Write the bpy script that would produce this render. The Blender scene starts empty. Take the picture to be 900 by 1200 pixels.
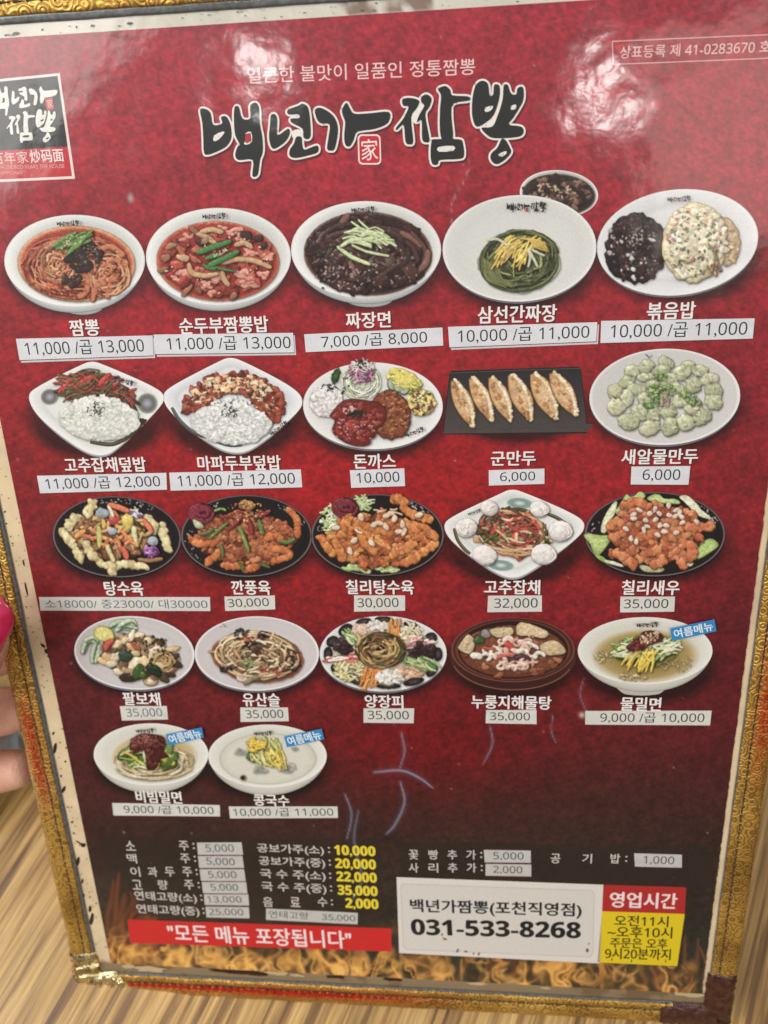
import bpy, math, random
import numpy as np
from mathutils import Matrix, Vector

scene = bpy.context.scene
COL = scene.collection
rnd = random.Random(11)

# ------------------------------------------------------------------ camera
# A phone held over a restaurant table, looking 60 degrees down.  The menu board
# stands on its lower edge, tilted back towards the viewer, held at the left.
F = 951.0                                    # focal length in pixels of the 900 x 1200 photograph
PITCH = math.radians(60)
DIST = 0.317                                 # metres from the lens to the board
E1 = np.array([9650, -45, -951.0]); E1 /= np.linalg.norm(E1)
E2 = np.array([106, 2617, 951.0]); E2 -= E1 * (E1 @ E2); E2 /= np.linalg.norm(E2)
NB = np.cross(E1, E2)
RC = np.stack([np.array([1, 0, 0.0]), np.array([0, -math.sin(PITCH), -math.cos(PITCH)]),
               np.array([0, math.cos(PITCH), -math.sin(PITCH)])], 1)
CAM = np.array([0, 0, 0.484])
BASE = 265.0                                 # mm from the board's middle down to its lower edge

cd = bpy.data.cameras.new('camera')
cam = bpy.data.objects.new('camera', cd); COL.objects.link(cam)
cam.location = CAM; cam.rotation_euler = (math.pi / 2 - PITCH, 0, 0)
cd.sensor_fit = 'VERTICAL'; cd.sensor_height = 36.0; cd.lens = F / 1200 * 36
cd.clip_start = 0.01; cd.clip_end = 50
cd.dof.use_dof = True; cd.dof.focus_distance = 0.300; cd.dof.aperture_fstop = 9.5
scene.camera = cam

# ------------------------------------------------------------------ light: a bright room, lamps on its ceiling
world = bpy.data.worlds.new('World'); scene.world = world; world.use_nodes = True
wn = world.node_tree; wb = wn.nodes['Background']
tc = wn.nodes.new('ShaderNodeTexCoord'); sx = wn.nodes.new('ShaderNodeSeparateXYZ')
cr = wn.nodes.new('ShaderNodeValToRGB')
wn.links.new(tc.outputs['Generated'], sx.inputs[0]); wn.links.new(sx.outputs['Z'], cr.inputs[0])
wn.links.new(cr.outputs[0], wb.inputs[0])
cr.color_ramp.elements[0].position = 0.0; cr.color_ramp.elements[0].color = (0.10, 0.085, 0.07, 1)
cr.color_ramp.elements[1].position = 1.0; cr.color_ramp.elements[1].color = (0.85, 0.83, 0.80, 1)
e = cr.color_ramp.elements.new(0.35); e.color = (0.22, 0.20, 0.18, 1)
e = cr.color_ramp.elements.new(0.68); e.color = (0.56, 0.53, 0.51, 1)
wb.inputs[1].default_value = 0.72

def lamp(name, loc, target, sx_, sy_, power, col=(1, 1, 1)):
    l = bpy.data.lights.new(name, 'AREA'); l.shape = 'RECTANGLE'; l.size = sx_; l.size_y = sy_
    l.energy = power; l.color = col
    o = bpy.data.objects.new(name, l); COL.objects.link(o); o.location = loc
    d = Vector(target) - Vector(loc)
    o.rotation_euler = d.to_track_quat('-Z', 'Y').to_euler()
    return o
lamp('window_light', (-1.5, -0.5, 1.7), (0, 0.15, 0.1), 1.3, 1.0, 38, (1.0, 0.97, 0.93))
lamp('ceiling_lamp', (-0.66, -0.98, 1.76), (0, 0.1, 0.2), 0.075, 0.05, 1.25, (1.0, 0.98, 0.95))
lamp('ceiling_lamp.001', (0.18, -1.00, 1.66), (0, 0.1, 0.2), 0.035, 0.05, 0.9, (1.0, 0.98, 0.95))
lamp('ceiling_light_warm', (0.62, -1.05, 1.62), (0, 0.1, 0.2), 0.75, 0.5, 6.0, (1.0, 0.86, 0.76))
scene.view_settings.view_transform = 'Standard'; scene.view_settings.look = 'None'
scene.view_settings.exposure = 0.08; scene.view_settings.gamma = 1.0

# ------------------------------------------------------------------ helpers
def PT(x, y, h=0.0):
    """Point of the photograph -> (across, down) in mm on the board's plane, h mm in front of it."""
    x = np.asarray(x, float); y = np.asarray(y, float)
    r = np.stack([x - 450, y - 600, np.full_like(x, F)], -1)
    c = np.array([0, 0, DIST]) - NB * h / 1000.0
    t = (c @ NB) / (r @ NB)
    q = r * t[..., None] - np.array([0, 0, DIST])
    return (q @ E1) * 1000, (q @ E2) * 1000

def unPT(a, b):
    q = np.array([0, 0, DIST]) + (np.asarray(a)[..., None] * E1 + np.asarray(b)[..., None] * E2) / 1000
    return 450 + F * q[..., 0] / q[..., 2], 600 + F * q[..., 1] / q[..., 2]

def lin(c):
    c = np.asarray(c, float) / 255.0
    return np.where(c <= 0.04045, c / 12.92, ((c + 0.055) / 1.055) ** 2.4)

_hc = {}
def H(s):
    if not isinstance(s, str): return np.asarray(s, float)
    if s not in _hc: _hc[s] = lin([int(s[i:i + 2], 16) for i in (0, 2, 4)])
    return _hc[s]

def board_matrix():
    ex = RC @ E1; ey = -(RC @ E2); ez = -(RC @ NB)
    o = CAM + RC @ (np.array([0, 0, DIST]) + E2 * BASE / 1000)
    m = Matrix.Identity(4)
    for i in range(3): m[i][0], m[i][1], m[i][2], m[i][3] = ex[i], ey[i], ez[i], o[i]
    return m
BM = board_matrix()

def thing(name, label, cat, mat=None):
    o = bpy.data.objects.new(name, None); COL.objects.link(o); o.empty_display_size = 0.02
    o['label'] = label; o['category'] = cat
    if mat is not None: o.matrix_world = mat
    return o

def mesh_obj(name, v, f, m, parent=None, smooth=False, cols=None):
    me = bpy.data.meshes.new(name)
    me.from_pydata(v if isinstance(v, list) else v.tolist(), [], f)
    if cols is not None:
        at = me.attributes.new('Col', 'FLOAT_COLOR', 'POINT')
        c4 = np.ones((len(cols), 4), np.float32); c4[:, :3] = cols
        at.data.foreach_set('color', c4.ravel())
    if smooth: me.polygons.foreach_set('use_smooth', [True] * len(me.polygons))
    me.materials.append(m); me.update()
    o = bpy.data.objects.new(name, me); COL.objects.link(o)
    if parent: o.parent = parent
    return o

class Nodes:
    def __init__(s, name):
        s.m = bpy.data.materials.new(name); s.m.use_nodes = True; s.t = s.m.node_tree
        s.b = s.t.nodes['Principled BSDF']
    def n(s, kind, ins=None, **kw):
        nd = s.t.nodes.new('ShaderNode' + kind)
        for k, v in kw.items(): setattr(nd, k, v)
        for k, v in (ins or {}).items():
            if isinstance(v, bpy.types.NodeSocket): s.t.links.new(v, nd.inputs[k])
            else: nd.inputs[k].default_value = v
        return nd
    def set(s, **kw):
        for k, v in kw.items():
            k = k.replace('_', ' ')
            if isinstance(v, bpy.types.NodeSocket): s.t.links.new(v, s.b.inputs[k])
            else: s.b.inputs[k].default_value = v
    def ramp(s, fac, stops):
        r = s.n('ValToRGB', {0: fac}); el = r.color_ramp.elements
        while len(el) > len(stops): el.remove(el[-1])
        while len(el) < len(stops): el.new(1.0)
        for e_, (p, c) in zip(el, stops): e_.position = p; e_.color = (*c, 1) if len(c) == 3 else c
        return r.outputs[0]

# ------------------------------------------------------------------ materials
def ink_material(name='printed_ink', food=False):
    k = Nodes(name)
    at = k.n('Attribute', attribute_name='Col')
    g = k.n('NewGeometry')
    grain = k.n('TexNoise', {'Vector': g.outputs['Position'], 'Scale': 1700.0, 'Detail': 2.0})
    mr = k.n('MapRange', {'Value': grain.outputs[0], 1: 0.25, 2: 0.75, 3: 0.93, 4: 1.07})
    mul = k.n('VectorMath', {0: at.outputs['Color'], 1: mr.outputs[0]}, operation='MULTIPLY')
    if food:        # the printed food photographs are mottled at the millimetre scale
        g1 = k.n('TexNoise', {'Vector': g.outputs['Position'], 'Scale': 620.0, 'Detail': 4.0, 'Roughness': 0.65})
        m1 = k.n('MapRange', {'Value': g1.outputs[0], 1: 0.33, 2: 0.67, 3: 0.86, 4: 1.14}, clamp=False)
        mul = k.n('VectorMath', {0: mul.outputs[0], 1: m1.outputs[0]}, operation='MULTIPLY')
    w = k.n('TexNoise', {'Vector': g.outputs['Position'], 'Scale': 42.0, 'Detail': 2.5, 'Roughness': 0.45})
    w2 = k.n('TexNoise', {'Vector': g.outputs['Position'], 'Scale': 420.0, 'Detail': 2.0})
    ad = k.n('Math', {0: w2.outputs[0], 1: 0.045}, operation='MULTIPLY')
    su = k.n('Math', {0: w.outputs[0], 1: ad.outputs[0]}, operation='ADD')
    bp = k.n('Bump', {'Height': su.outputs[0], 'Strength': 0.23, 'Distance': 0.0022})
    k.set(Base_Color=mul.outputs[0], Roughness=0.55, Specular_IOR_Level=0.3, Coat_Weight=0.66, Coat_Roughness=0.11,
          Coat_IOR=1.45, Coat_Normal=bp.outputs[0])
    if food:
        tr = k.n('BsdfTransparent'); mx = k.n('MixShader', {0: at.outputs['Alpha'], 1: tr.outputs[0], 2: k.b.outputs[0]})
        k.t.links.new(mx.outputs[0], k.t.nodes['Material Output'].inputs[0])
    return k.m
INK = ink_material()
FOOD = ink_material('printed_food', True)
PLAIN = ('rice', 'plate_pattern', 'rim_logo', 'steamed_bun', 'broth', 'black_egg_slices', 'ice_cubes')

def gold_material():
    k = Nodes('embossed_gold_ribbon')
    t = k.n('TexCoord')
    v1 = k.n('TexVoronoi', {'Vector': t.outputs['Object'], 'Scale': 230.0}, feature='F1')
    ring = k.n('Math', {0: v1.outputs[0], 1: 22.0}, operation='MULTIPLY')
    sn = k.n('Math', {0: ring.outputs[0]}, operation='SINE')
    nz = k.n('TexNoise', {'Vector': t.outputs['Object'], 'Scale': 900.0, 'Detail': 3.0})
    big = k.n('TexNoise', {'Vector': t.outputs['Object'], 'Scale': 26.0, 'Detail': 4.0})
    hh = k.n('Math', {0: nz.outputs[0], 1: 0.9}, operation='MULTIPLY')
    su = k.n('Math', {0: sn.outputs[0], 1: hh.outputs[0]}, operation='ADD')
    bp = k.n('Bump', {'Height': su.outputs[0], 'Strength': 0.42, 'Distance': 0.00028})
    c = k.ramp(big.outputs[0], [(0.30, (0.30, 0.155, 0.03)), (0.5, (0.62, 0.36, 0.075)), (0.72, (0.78, 0.50, 0.13))])
    wn_ = k.n('MapRange', {'Value': sn.outputs[0], 1: -1.0, 2: 0.4, 3: 0.45, 4: 1.0})
    c = k.n('VectorMath', {0: c, 1: wn_.outputs[0]}, operation='MULTIPLY').outputs[0]
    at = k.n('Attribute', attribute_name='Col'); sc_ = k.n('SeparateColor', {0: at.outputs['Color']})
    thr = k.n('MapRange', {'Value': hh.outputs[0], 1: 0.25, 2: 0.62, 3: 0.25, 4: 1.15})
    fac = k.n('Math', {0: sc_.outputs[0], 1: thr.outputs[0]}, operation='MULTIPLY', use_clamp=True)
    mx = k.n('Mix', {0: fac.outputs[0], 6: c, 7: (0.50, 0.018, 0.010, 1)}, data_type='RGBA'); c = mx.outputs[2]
    rgh = k.n('MapRange', {'Value': big.outputs[0], 1: 0.3, 2: 0.7, 3: 0.52, 4: 0.36})
    k.set(Base_Color=c, Metallic=0.62, Roughness=rgh.outputs[0], Normal=bp.outputs[0])
    return k.m
GOLD = gold_material()

def simple(name, col, rough=0.5, metal=0.0, scale=300.0, var=0.25, bump=0.0, coat=0.0):
    k = Nodes(name); t = k.n('TexCoord')
    nz = k.n('TexNoise', {'Vector': t.outputs['Object'], 'Scale': scale, 'Detail': 4.0})
    c = np.array(col)
    r = k.ramp(nz.outputs[0], [(0.3, tuple(c * (1 - var))), (0.7, tuple(np.minimum(c * (1 + var), 1)))])
    k.set(Base_Color=r, Roughness=rough, Metallic=metal, Coat_Weight=coat)
    if bump:
        bp = k.n('Bump', {'Height': nz.outputs[0], 'Strength': 0.6, 'Distance': bump})
        k.set(Normal=bp.outputs[0])
    return k.m
RED_FOIL = simple('red_foil', (0.55, 0.025, 0.015), 0.35, 0.5, 700, 0.5, 0.0004)
THREAD = simple('dark_thread', (0.035, 0.02, 0.012), 0.7, 0, 900, 0.4)
VINYL = simple('grey_vinyl_edge', (0.10, 0.108, 0.11), 0.34, 0.0, 500, 0.35, 0.0003, 0.4)
BROWN = simple('brown_leatherette', (0.060, 0.022, 0.013), 0.30, 0, 330, 0.5, 0.0016)
FOIL = simple('crinkled_foil_tape', (0.80, 0.66, 0.36), 0.16, 0.95, 240, 0.3, 0.0030)
CARD = simple('board_card', (0.30, 0.22, 0.12), 0.8, 0, 200, 0.2)

# ------------------------------------------------------------------ flat print, drawn as layered ink shapes
def catmull(p, n, closed=False):
    p = np.asarray(p, float)
    if closed: q = np.vstack([p[-1], p, p[0], p[1]])
    else: q = np.vstack([2 * p[0] - p[1], p, 2 * p[-1] - p[-2]])
    out = []
    for i in range(len(q) - 3):
        a, b, c, d = q[i:i + 4]
        for t in np.linspace(0, 1, n, endpoint=False):
            out.append(0.5 * (2 * b + (c - a) * t + (2 * a - 5 * b + 4 * c - d) * t * t + (3 * b - a - 3 * c + d) * t ** 3))
    if not closed: out.append(q[-2])
    return np.array(out)

class Ink:
    """Shapes printed on the board.  Coordinates are photo pixels seen through a frame (ox, oy, scale)."""
    def __init__(s, frame=(0, 0, 1.0), z=0.04, step=0.0016):
        s.fr = frame; s.z = z; s.step = step; s.v = []; s.c = []; s.f = []; s.n = 0
    def raw(s, ab, faces, cols):
        k = len(ab); v = np.empty((k, 3)); v[:, :2] = ab; v[:, 2] = s.z; s.z += s.step
        s.v.append(v); s.c.append(np.broadcast_to(np.asarray(cols, float), (k, 3)))
        n0 = s.n; s.f += [[i + n0 for i in q] for q in faces]; s.n += k
    def add(s, xy, faces, cols):
        xy = np.asarray(xy, float); ox, oy, sc = s.fr
        a, b = PT(ox + xy[:, 0] / sc, oy + xy[:, 1] / sc)
        s.raw(np.stack([a, b], 1), faces, cols)
    def poly(s, pts, c, smooth=0):
        p = catmull(pts, smooth, True) if smooth else np.asarray(pts, float)
        s.add(p, [list(range(len(p)))], H(c))
    def rings(s, outline, stops, centre=None, shade=0.0, ldir=(-0.5, -0.8), noise=0.0):
        o = np.asarray(outline, float); ce = o.mean(0) if centre is None else np.asarray(centre, float)
        n = len(o); V = []; Cc = []; Fc = []
        d = o - ce; u = d / np.maximum(np.linalg.norm(d, axis=1), 1e-6)[:, None]
        for j, (r, c) in enumerate(stops):
            V.append(ce + d * r)
            k = 1 + shade * r * (u @ np.array(ldir))[:, None]
            if noise: k = k * np.array([[1 + rnd.uniform(-noise, noise)] for _ in range(n)])
            Cc.append(H(c)[None, :] * k)
            if j: Fc += [[(j - 1) * n + i, (j - 1) * n + (i + 1) % n, j * n + (i + 1) % n, j * n + i] for i in range(n)]
        if stops[-1][0] > 0: Fc.append([(len(stops) - 1) * n + i for i in range(n)])
        s.add(np.vstack(V), Fc, np.vstack(Cc))
    def ell(s, cx, cy, rx, ry, rot, stops, shade=0.0, n=64, jit=0.0, noise=0.0, ldir=(-0.5, -0.8)):
        s.rings(ellpts(cx, cy, rx, ry, rot, n, jit), stops, (cx, cy), shade, ldir, noise)
    def blob(s, x, y, rx, ry, rot, dk, md, lt, jit=0.14, n=11, hl=(-0.25, -0.32)):
        o = ellpts(0, 0, rx, ry, rot, n, jit); hx = np.array([hl[0] * rx, hl[1] * ry])
        V = np.vstack([o, o * 0.74 + hx * 0.35, o * 0.40 + hx, hx[None] * 1.1]) + np.array([x, y])
        Fc = []
        for j in (0, 1): Fc += [[j * n + i, j * n + (i + 1) % n, (j + 1) * n + (i + 1) % n, (j + 1) * n + i] for i in range(n)]
        Fc += [[2 * n + i, 2 * n + (i + 1) % n, 3 * n] for i in range(n)]
        a, b, c = H(dk) * .55 + H(md) * .45, H(md), H(lt)
        cc = np.vstack([np.tile(a, (n, 1)), np.tile(b, (n, 1)), np.tile(b * .35 + c * .65, (n, 1)), c[None]])
        s.add(V, Fc, cc)
    def stroke(s, pts, w, dk, md, lt=None, n=5, taper=0.35, curve=True):
        lt = md if lt is None else lt
        p = catmull(pts, n) if curve and len(pts) > 2 else np.asarray(pts, float)
        if len(p) == 2: p = np.linspace(p[0], p[1], 4)
        t = np.gradient(p, axis=0); t /= np.maximum(np.linalg.norm(t, axis=1), 1e-6)[:, None]
        nn = np.stack([-t[:, 1], t[:, 0]], 1)
        m = len(p); u = np.linspace(0, 1, m)
        ww = w / 2 * (1 - taper + taper * np.sqrt(np.maximum(0, 1 - (2 * u - 1) ** 4)))
        flip = 1 if nn[:, 1].mean() > 0 else -1
        V = np.vstack([p + nn * (ww * k * flip)[:, None] for k in (-1, -0.35, 0.4, 1)])
        Fc = [[j * m + i, j * m + i + 1, (j + 1) * m + i + 1, (j + 1) * m + i] for j in range(3) for i in range(m - 1)]
        md_, lt_, dk_ = H(md), H(lt), H(dk) * .62 + H(md) * .38
        cc = np.vstack([np.tile(x, (m, 1)) for x in (md_ * .75 + dk_ * .25, lt_, md_, dk_)])
        s.add(V, Fc, cc)
    def line(s, pts, w, c, closed=False):
        p = np.asarray(pts, float)
        if closed: p = np.vstack([p, p[:2]])
        t = np.gradient(p, axis=0); t /= np.maximum(np.linalg.norm(t, axis=1), 1e-6)[:, None]
        nn = np.stack([-t[:, 1], t[:, 0]], 1) * w / 2; m = len(p)
        s.add(np.vstack([p + nn, p - nn]), [[i, i + 1, m + i + 1, m + i] for i in range(m - 1)], H(c))
    def build(s, name, parent, label=None):
        v = np.vstack(s.v); c = np.vstack(s.c)
        loc = np.stack([v[:, 0], BASE - v[:, 1], v[:, 2]], 1) / 1000
        o = mesh_obj(name, loc, s.f, FOOD if parent is not None and parent.name.startswith('dish_picture') and name not in PLAIN else INK, parent, cols=np.clip(c, 0.002, 0.82))
        if label: o['label'] = label
        return o

def ellpts(cx, cy, rx, ry, rot=0.0, n=64, jit=0.0):
    a = np.linspace(0, 2 * math.pi, n, endpoint=False)
    k = np.ones(n)
    if jit: k = 1 + np.array([rnd.uniform(-jit, jit) for _ in range(n)])
    x = np.cos(a) * rx * k; y = np.sin(a) * ry * k; r = math.radians(rot); c, s_ = math.cos(r), math.sin(r)
    return np.stack([cx + x * c - y * s_, cy + x * s_ + y * c], 1)

def inside(cx, cy, rx, ry, rot=0.0, n=1, bias=0.5):
    out = []
    for _ in range(n):
        a = rnd.uniform(0, 2 * math.pi); q = rnd.random() ** bias
        x = math.cos(a) * rx * q; y = math.sin(a) * ry * q; r = math.radians(rot)
        out.append((cx + x * math.cos(r) - y * math.sin(r), cy + x * math.sin(r) + y * math.cos(r)))
    return sorted(out, key=lambda p: p[1])

def mixc(a, b, t): return H(a) * (1 - t) + H(b) * t
def vary(c, k=0.15): return H(c) * (1 + rnd.uniform(-k, k))

_tx = {}
def glyphs(body, bold=0.0):
    key = (body, bold)
    if key not in _tx:
        c = bpy.data.curves.new('writing', 'FONT'); c.body = body; c.offset = bold; c.resolution_u = 3
        o = bpy.data.objects.new('writing', c); COL.objects.link(o)
        me = bpy.data.meshes.new_from_object(o.evaluated_get(bpy.context.evaluated_depsgraph_get()))
        v = np.array([x.co[:2] for x in me.vertices]); f = [list(p.vertices) for p in me.polygons]
        COL.objects.unlink(o); bpy.data.objects.remove(o); bpy.data.curves.remove(c); bpy.data.meshes.remove(me)
        mn, mx = v.min(0), v.max(0); _tx[key] = ((v - mn) / (mx - mn), f)
    return _tx[key]

def write(ink, body, x0, x1, yc, h, c, bold=0.0, ang=0.0, y1=None, slant=0.0):
    """Lettering whose inked box spans photo columns x0..x1 around row yc (row y1 at its right end)."""
    # sans figures with a flagged 1; weight comes from striking the letters several times, slightly apart
    body = ''.join(chr((0x1D7EC if bold > .025 else 0x1D7E2) + int(q)) if q in '0123456789' else q for q in body)
    v, f = glyphs(body, 0.0)
    y1 = yc if y1 is None else y1
    xm, ym = (x0 + x1) / 2, (yc + y1) / 2
    (am,), (bm,) = PT([xm], [ym]); (a0, a1), (b0, b1) = PT([x0, x1], [yc, y1])
    (at, ab), (bt, bb) = PT([xm, xm], [ym - h / 2, ym + h / 2])
    W_ = math.hypot(a1 - a0, b1 - b0 if yc != y1 else 0); Hh = abs(bb - bt)
    r = math.atan2(b1 - b0, a1 - a0) if yc != y1 else math.radians(ang)
    lx = (v[:, 0] - 0.5) * W_ + slant * (v[:, 1] - .5) * Hh; ly = -(v[:, 1] - 0.5) * Hh
    e_ = bold * Hh * .85
    for ox, oy in (((0, 0),) if bold < .003 else ((-e_, 0), (e_, 0), (0, -e_ * .7), (0, e_ * .7))):
        x_, y_ = lx + ox, ly + oy
        ink.raw(np.stack([am + x_ * math.cos(r) - y_ * math.sin(r), bm + x_ * math.sin(r) + y_ * math.cos(r)], 1), f, H(c))

def vnoise(X, Y, cell, seed):
    r = np.random.RandomState(seed); g = r.rand(256, 256)
    x = X / cell + 71.3; y = Y / cell + 39.7; i = np.floor(x).astype(int); j = np.floor(y).astype(int)
    u = x - i; v = y - j; u = u * u * (3 - 2 * u); v = v * v * (3 - 2 * v)
    q = lambda a, b: g[a % 256, b % 256]
    return (q(i, j) * (1 - u) + q(i + 1, j) * u) * (1 - v) + (q(i, j + 1) * (1 - u) + q(i + 1, j + 1) * u) * v - 0.5

def boxblur(a, r):
    for ax in (0, 1):
        p = np.pad(a, [(r + 1, r) if k == ax else (0, 0) for k in (0, 1)], mode='edge')
        c = np.cumsum(p, axis=ax)
        n = a.shape[ax]; sl = lambda s: tuple(slice(s, s + n) if k == ax else slice(None) for k in (0, 1))
        a = (c[sl(2 * r + 1)] - c[sl(0)]) / (2 * r + 1)
    return a

class Food:
    """A printed photograph of food: the pieces are piled up as a small height field, which is turned into ink
    colours on one flat grid of cells.  Same drawing calls and photo frame as Ink."""
    def __init__(s, frame, z=0.1, gloss=.7, rough=.5, dome=.10, sat=.88, contrast=1.0):
        s.fr = frame; s.z = z; s.gloss = gloss; s.rough = rough; s.dome = dome; s.sat = sat; s.contrast = contrast; s.items = []
    def blob(s, x, y, rx, ry, rot, dk, md, lt, jit=.14, n=11, hl=None):
        s.items.append(('b', (x, y, rx, ry, math.radians(rot), jit, rnd.random() * 50), H(md), None))
    def stroke(s, pts, w, dk, md, lt=None, n=5, taper=.35, curve=True):
        p = catmull(pts, n) if len(pts) > 2 else np.linspace(np.asarray(pts[0], float), np.asarray(pts[-1], float), 4)
        s.items.append(('s', (p, w, taper), H(md), H(lt) if lt is not None else None))
    def rings(s, outline, stops, centre=None, shade=0, ldir=None, noise=0):
        o = np.asarray(outline, float)
        if len(o) < 60: o = np.vstack([a + (b - a) * t for a, b in zip(o, np.roll(o, -1, 0)) for t in np.linspace(0, 1, 6, endpoint=False)[:, None]])
        s.items.append(('r', (o, o.mean(0) if centre is None else np.asarray(centre, float), s.dome, noise), [(r, H(c)) for r, c in stops], None))
    def ell(s, cx, cy, rx, ry, rot, stops, shade=0, n=64, jit=0., noise=0., ldir=None):
        s.rings(ellpts(cx, cy, rx, ry, rot, n, jit), stops, (cx, cy), 0, None, noise)
    def poly(s, pts, c, smooth=0): s.rings(catmull(pts, smooth, True) if smooth else pts, [(1, c), (0, c)])
    def build(s, name, parent, label=None):
        ox, oy, sc = s.fr; g = sc / 1.6
        lo, hi = [], []
        for k, a, c, c2 in s.items:
            if k == 'b': m = max(a[2], a[3]) * 1.3; lo.append((a[0] - m, a[1] - m)); hi.append((a[0] + m, a[1] + m))
            elif k == 's': lo.append(a[0].min(0) - a[1]); hi.append(a[0].max(0) + a[1])
            else: lo.append(a[0].min(0)); hi.append(a[0].max(0))
        lo = np.min(lo, 0) - 7 * g; hi = np.max(hi, 0) + 7 * g
        nx, ny = int((hi[0] - lo[0]) / g) + 1, int((hi[1] - lo[1]) / g) + 1
        xs = lo[0] + np.arange(nx) * g; ys = lo[1] + np.arange(ny) * g; X, Y = np.meshgrid(xs, ys)
        Hh = np.zeros((ny, nx)); cov = np.zeros((ny, nx), bool); alb = np.zeros((ny, nx, 3))
        sd = rnd.randrange(10000)
        nf = vnoise(X, Y, 2.6 * g, sd) ; nm = vnoise(X, Y, 6 * g, sd + 1); nl = vnoise(X, Y, 15 * g, sd + 2)
        def box(x0, y0, x1, y1):
            return slice(max(0, int((y0 - lo[1]) / g)), max(0, int((y1 - lo[1]) / g) + 2)), slice(max(0, int((x0 - lo[0]) / g)), max(0, int((x1 - lo[0]) / g) + 2))
        for k, a, c, c2 in s.items:
            if k == 'b':
                x, y, rx, ry, r, jit, ph = a; m = max(rx, ry) * 1.3; b = box(x - m, y - m, x + m, y + m)
                dx, dy = X[b] - x, Y[b] - y
                if dx.size == 0: continue
                u = (dx * math.cos(r) + dy * math.sin(r)) / rx; v = (-dx * math.sin(r) + dy * math.cos(r)) / ry
                t = np.arctan2(v, u); q2 = (u * u + v * v) / (1 + jit * (np.sin(2 * t + ph) + .7 * np.sin(3 * t + ph * 1.7) + .25 * np.sin(5 * t + ph * 2.3)) * .62 + .22 * nm[b]) ** 2
                ins = q2 < 1; h = np.sqrt(np.maximum(0, 1 - q2)) * min(rx, ry) * .62; col = c * (1.03 - .20 * np.clip(q2, 0, 1) ** 2)[..., None] * (1 + .25 * nm[b][..., None] + .2 * nl[b][..., None])
            elif k == 's':
                p, w, taper = a; q = p.min(0) - w; q1 = p.max(0) + w; b = box(q[0], q[1], q1[0], q1[1]); Xb, Yb = X[b], Y[b]
                if Xb.size == 0: continue
                A = p[:-1]; D = np.diff(p, axis=0); L = (D ** 2).sum(1) + 1e-9
                ex = Xb[..., None] - A[:, 0]; ey = Yb[..., None] - A[:, 1]; t = np.clip((ex * D[:, 0] + ey * D[:, 1]) / L, 0, 1)
                d2 = (ex - t * D[:, 0]) ** 2 + (ey - t * D[:, 1]) ** 2; i = d2.argmin(-1); d2 = np.take_along_axis(d2, i[..., None], -1)[..., 0]
                uu = (i + np.take_along_axis(t, i[..., None], -1)[..., 0]) / len(A)
                ww = w / 2 * (1 - taper + taper * np.sqrt(np.maximum(0, 1 - (2 * uu - 1) ** 4))) * (1 + .22 * nm[b]); q2 = d2 / np.maximum(ww, 1e-6) ** 2
                ins = q2 < 1; h = np.sqrt(np.maximum(0, 1 - q2)) * w * .36
                col = c * (1.05 - .34 * np.clip(q2, 0, 1) ** 1.6)[..., None] * (1 + .22 * nm[b][..., None] + .2 * nl[b][..., None])
                if c2 is not None: wgt = (.35 * np.clip(1 - q2, 0, 1))[..., None]; col = col * (1 - wgt) + c2 * wgt
            else:
                o, ce, dome, noise = a; q = o.min(0); q1 = o.max(0); b = box(q[0], q[1], q1[0], q1[1]); dx, dy = X[b] - ce[0], Y[b] - ce[1]
                if dx.size == 0: continue
                oa = np.arctan2(o[:, 1] - ce[1], o[:, 0] - ce[0]); orr = np.hypot(o[:, 0] - ce[0], o[:, 1] - ce[1]); si = np.argsort(oa)
                R = np.interp(np.arctan2(dy, dx), oa[si], orr[si], period=2 * math.pi); q_ = np.hypot(dx, dy) / np.maximum(R, 1e-6); ins = q_ < 1
                h = (np.sqrt(np.maximum(0, 1 - q_ ** 2)) if dome < 1 else (1 - np.clip(q_, 0, 1) ** 8)) * orr.min() * (dome % 1)
                st = sorted(c, key=lambda e: e[0]); rr = [e[0] for e in st]
                col = np.stack([np.interp(q_, rr, [e[1][ch] for e in st]) for ch in range(3)], -1) * (1 + (.12 + noise) * nm[b][..., None] + .2 * nl[b][..., None])
            if not ins.any(): continue
            Hb = Hh[b]; cb = cov[b]; under = ins & cb
            z0 = .86 * Hb[under].mean() if under.any() else 0.0
            if k != 'r' and under.any() and h.max() < 6: z0 = max(z0, np.percentile(Hb[under], 85) - .3 * h.max())
            win = ins & ((z0 + h > Hb) | ~cb)
            Hb[win] = (z0 + h)[win]; cb[win] = True; alb[b][win] = col[win]
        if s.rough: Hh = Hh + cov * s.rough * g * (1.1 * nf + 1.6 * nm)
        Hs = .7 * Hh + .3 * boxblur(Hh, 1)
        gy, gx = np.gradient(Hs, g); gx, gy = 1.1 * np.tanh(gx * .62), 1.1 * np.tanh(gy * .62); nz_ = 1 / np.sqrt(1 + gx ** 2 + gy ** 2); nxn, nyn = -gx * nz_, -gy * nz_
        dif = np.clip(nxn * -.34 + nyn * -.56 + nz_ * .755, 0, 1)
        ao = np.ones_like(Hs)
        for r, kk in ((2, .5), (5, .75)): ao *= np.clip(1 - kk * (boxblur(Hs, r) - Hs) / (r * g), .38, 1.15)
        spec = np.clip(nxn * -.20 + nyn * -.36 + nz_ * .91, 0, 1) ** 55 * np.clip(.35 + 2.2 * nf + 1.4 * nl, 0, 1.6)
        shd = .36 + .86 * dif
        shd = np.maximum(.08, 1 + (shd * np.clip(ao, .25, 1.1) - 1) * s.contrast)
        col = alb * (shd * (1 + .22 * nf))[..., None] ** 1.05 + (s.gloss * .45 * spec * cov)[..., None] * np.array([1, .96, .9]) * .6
        col = np.where(cov[..., None], .55 * col + .45 * np.stack([boxblur(col[..., i], 1) for i in range(3)], -1) / np.maximum(boxblur(cov.astype(float), 1), .3)[..., None], col)
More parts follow.
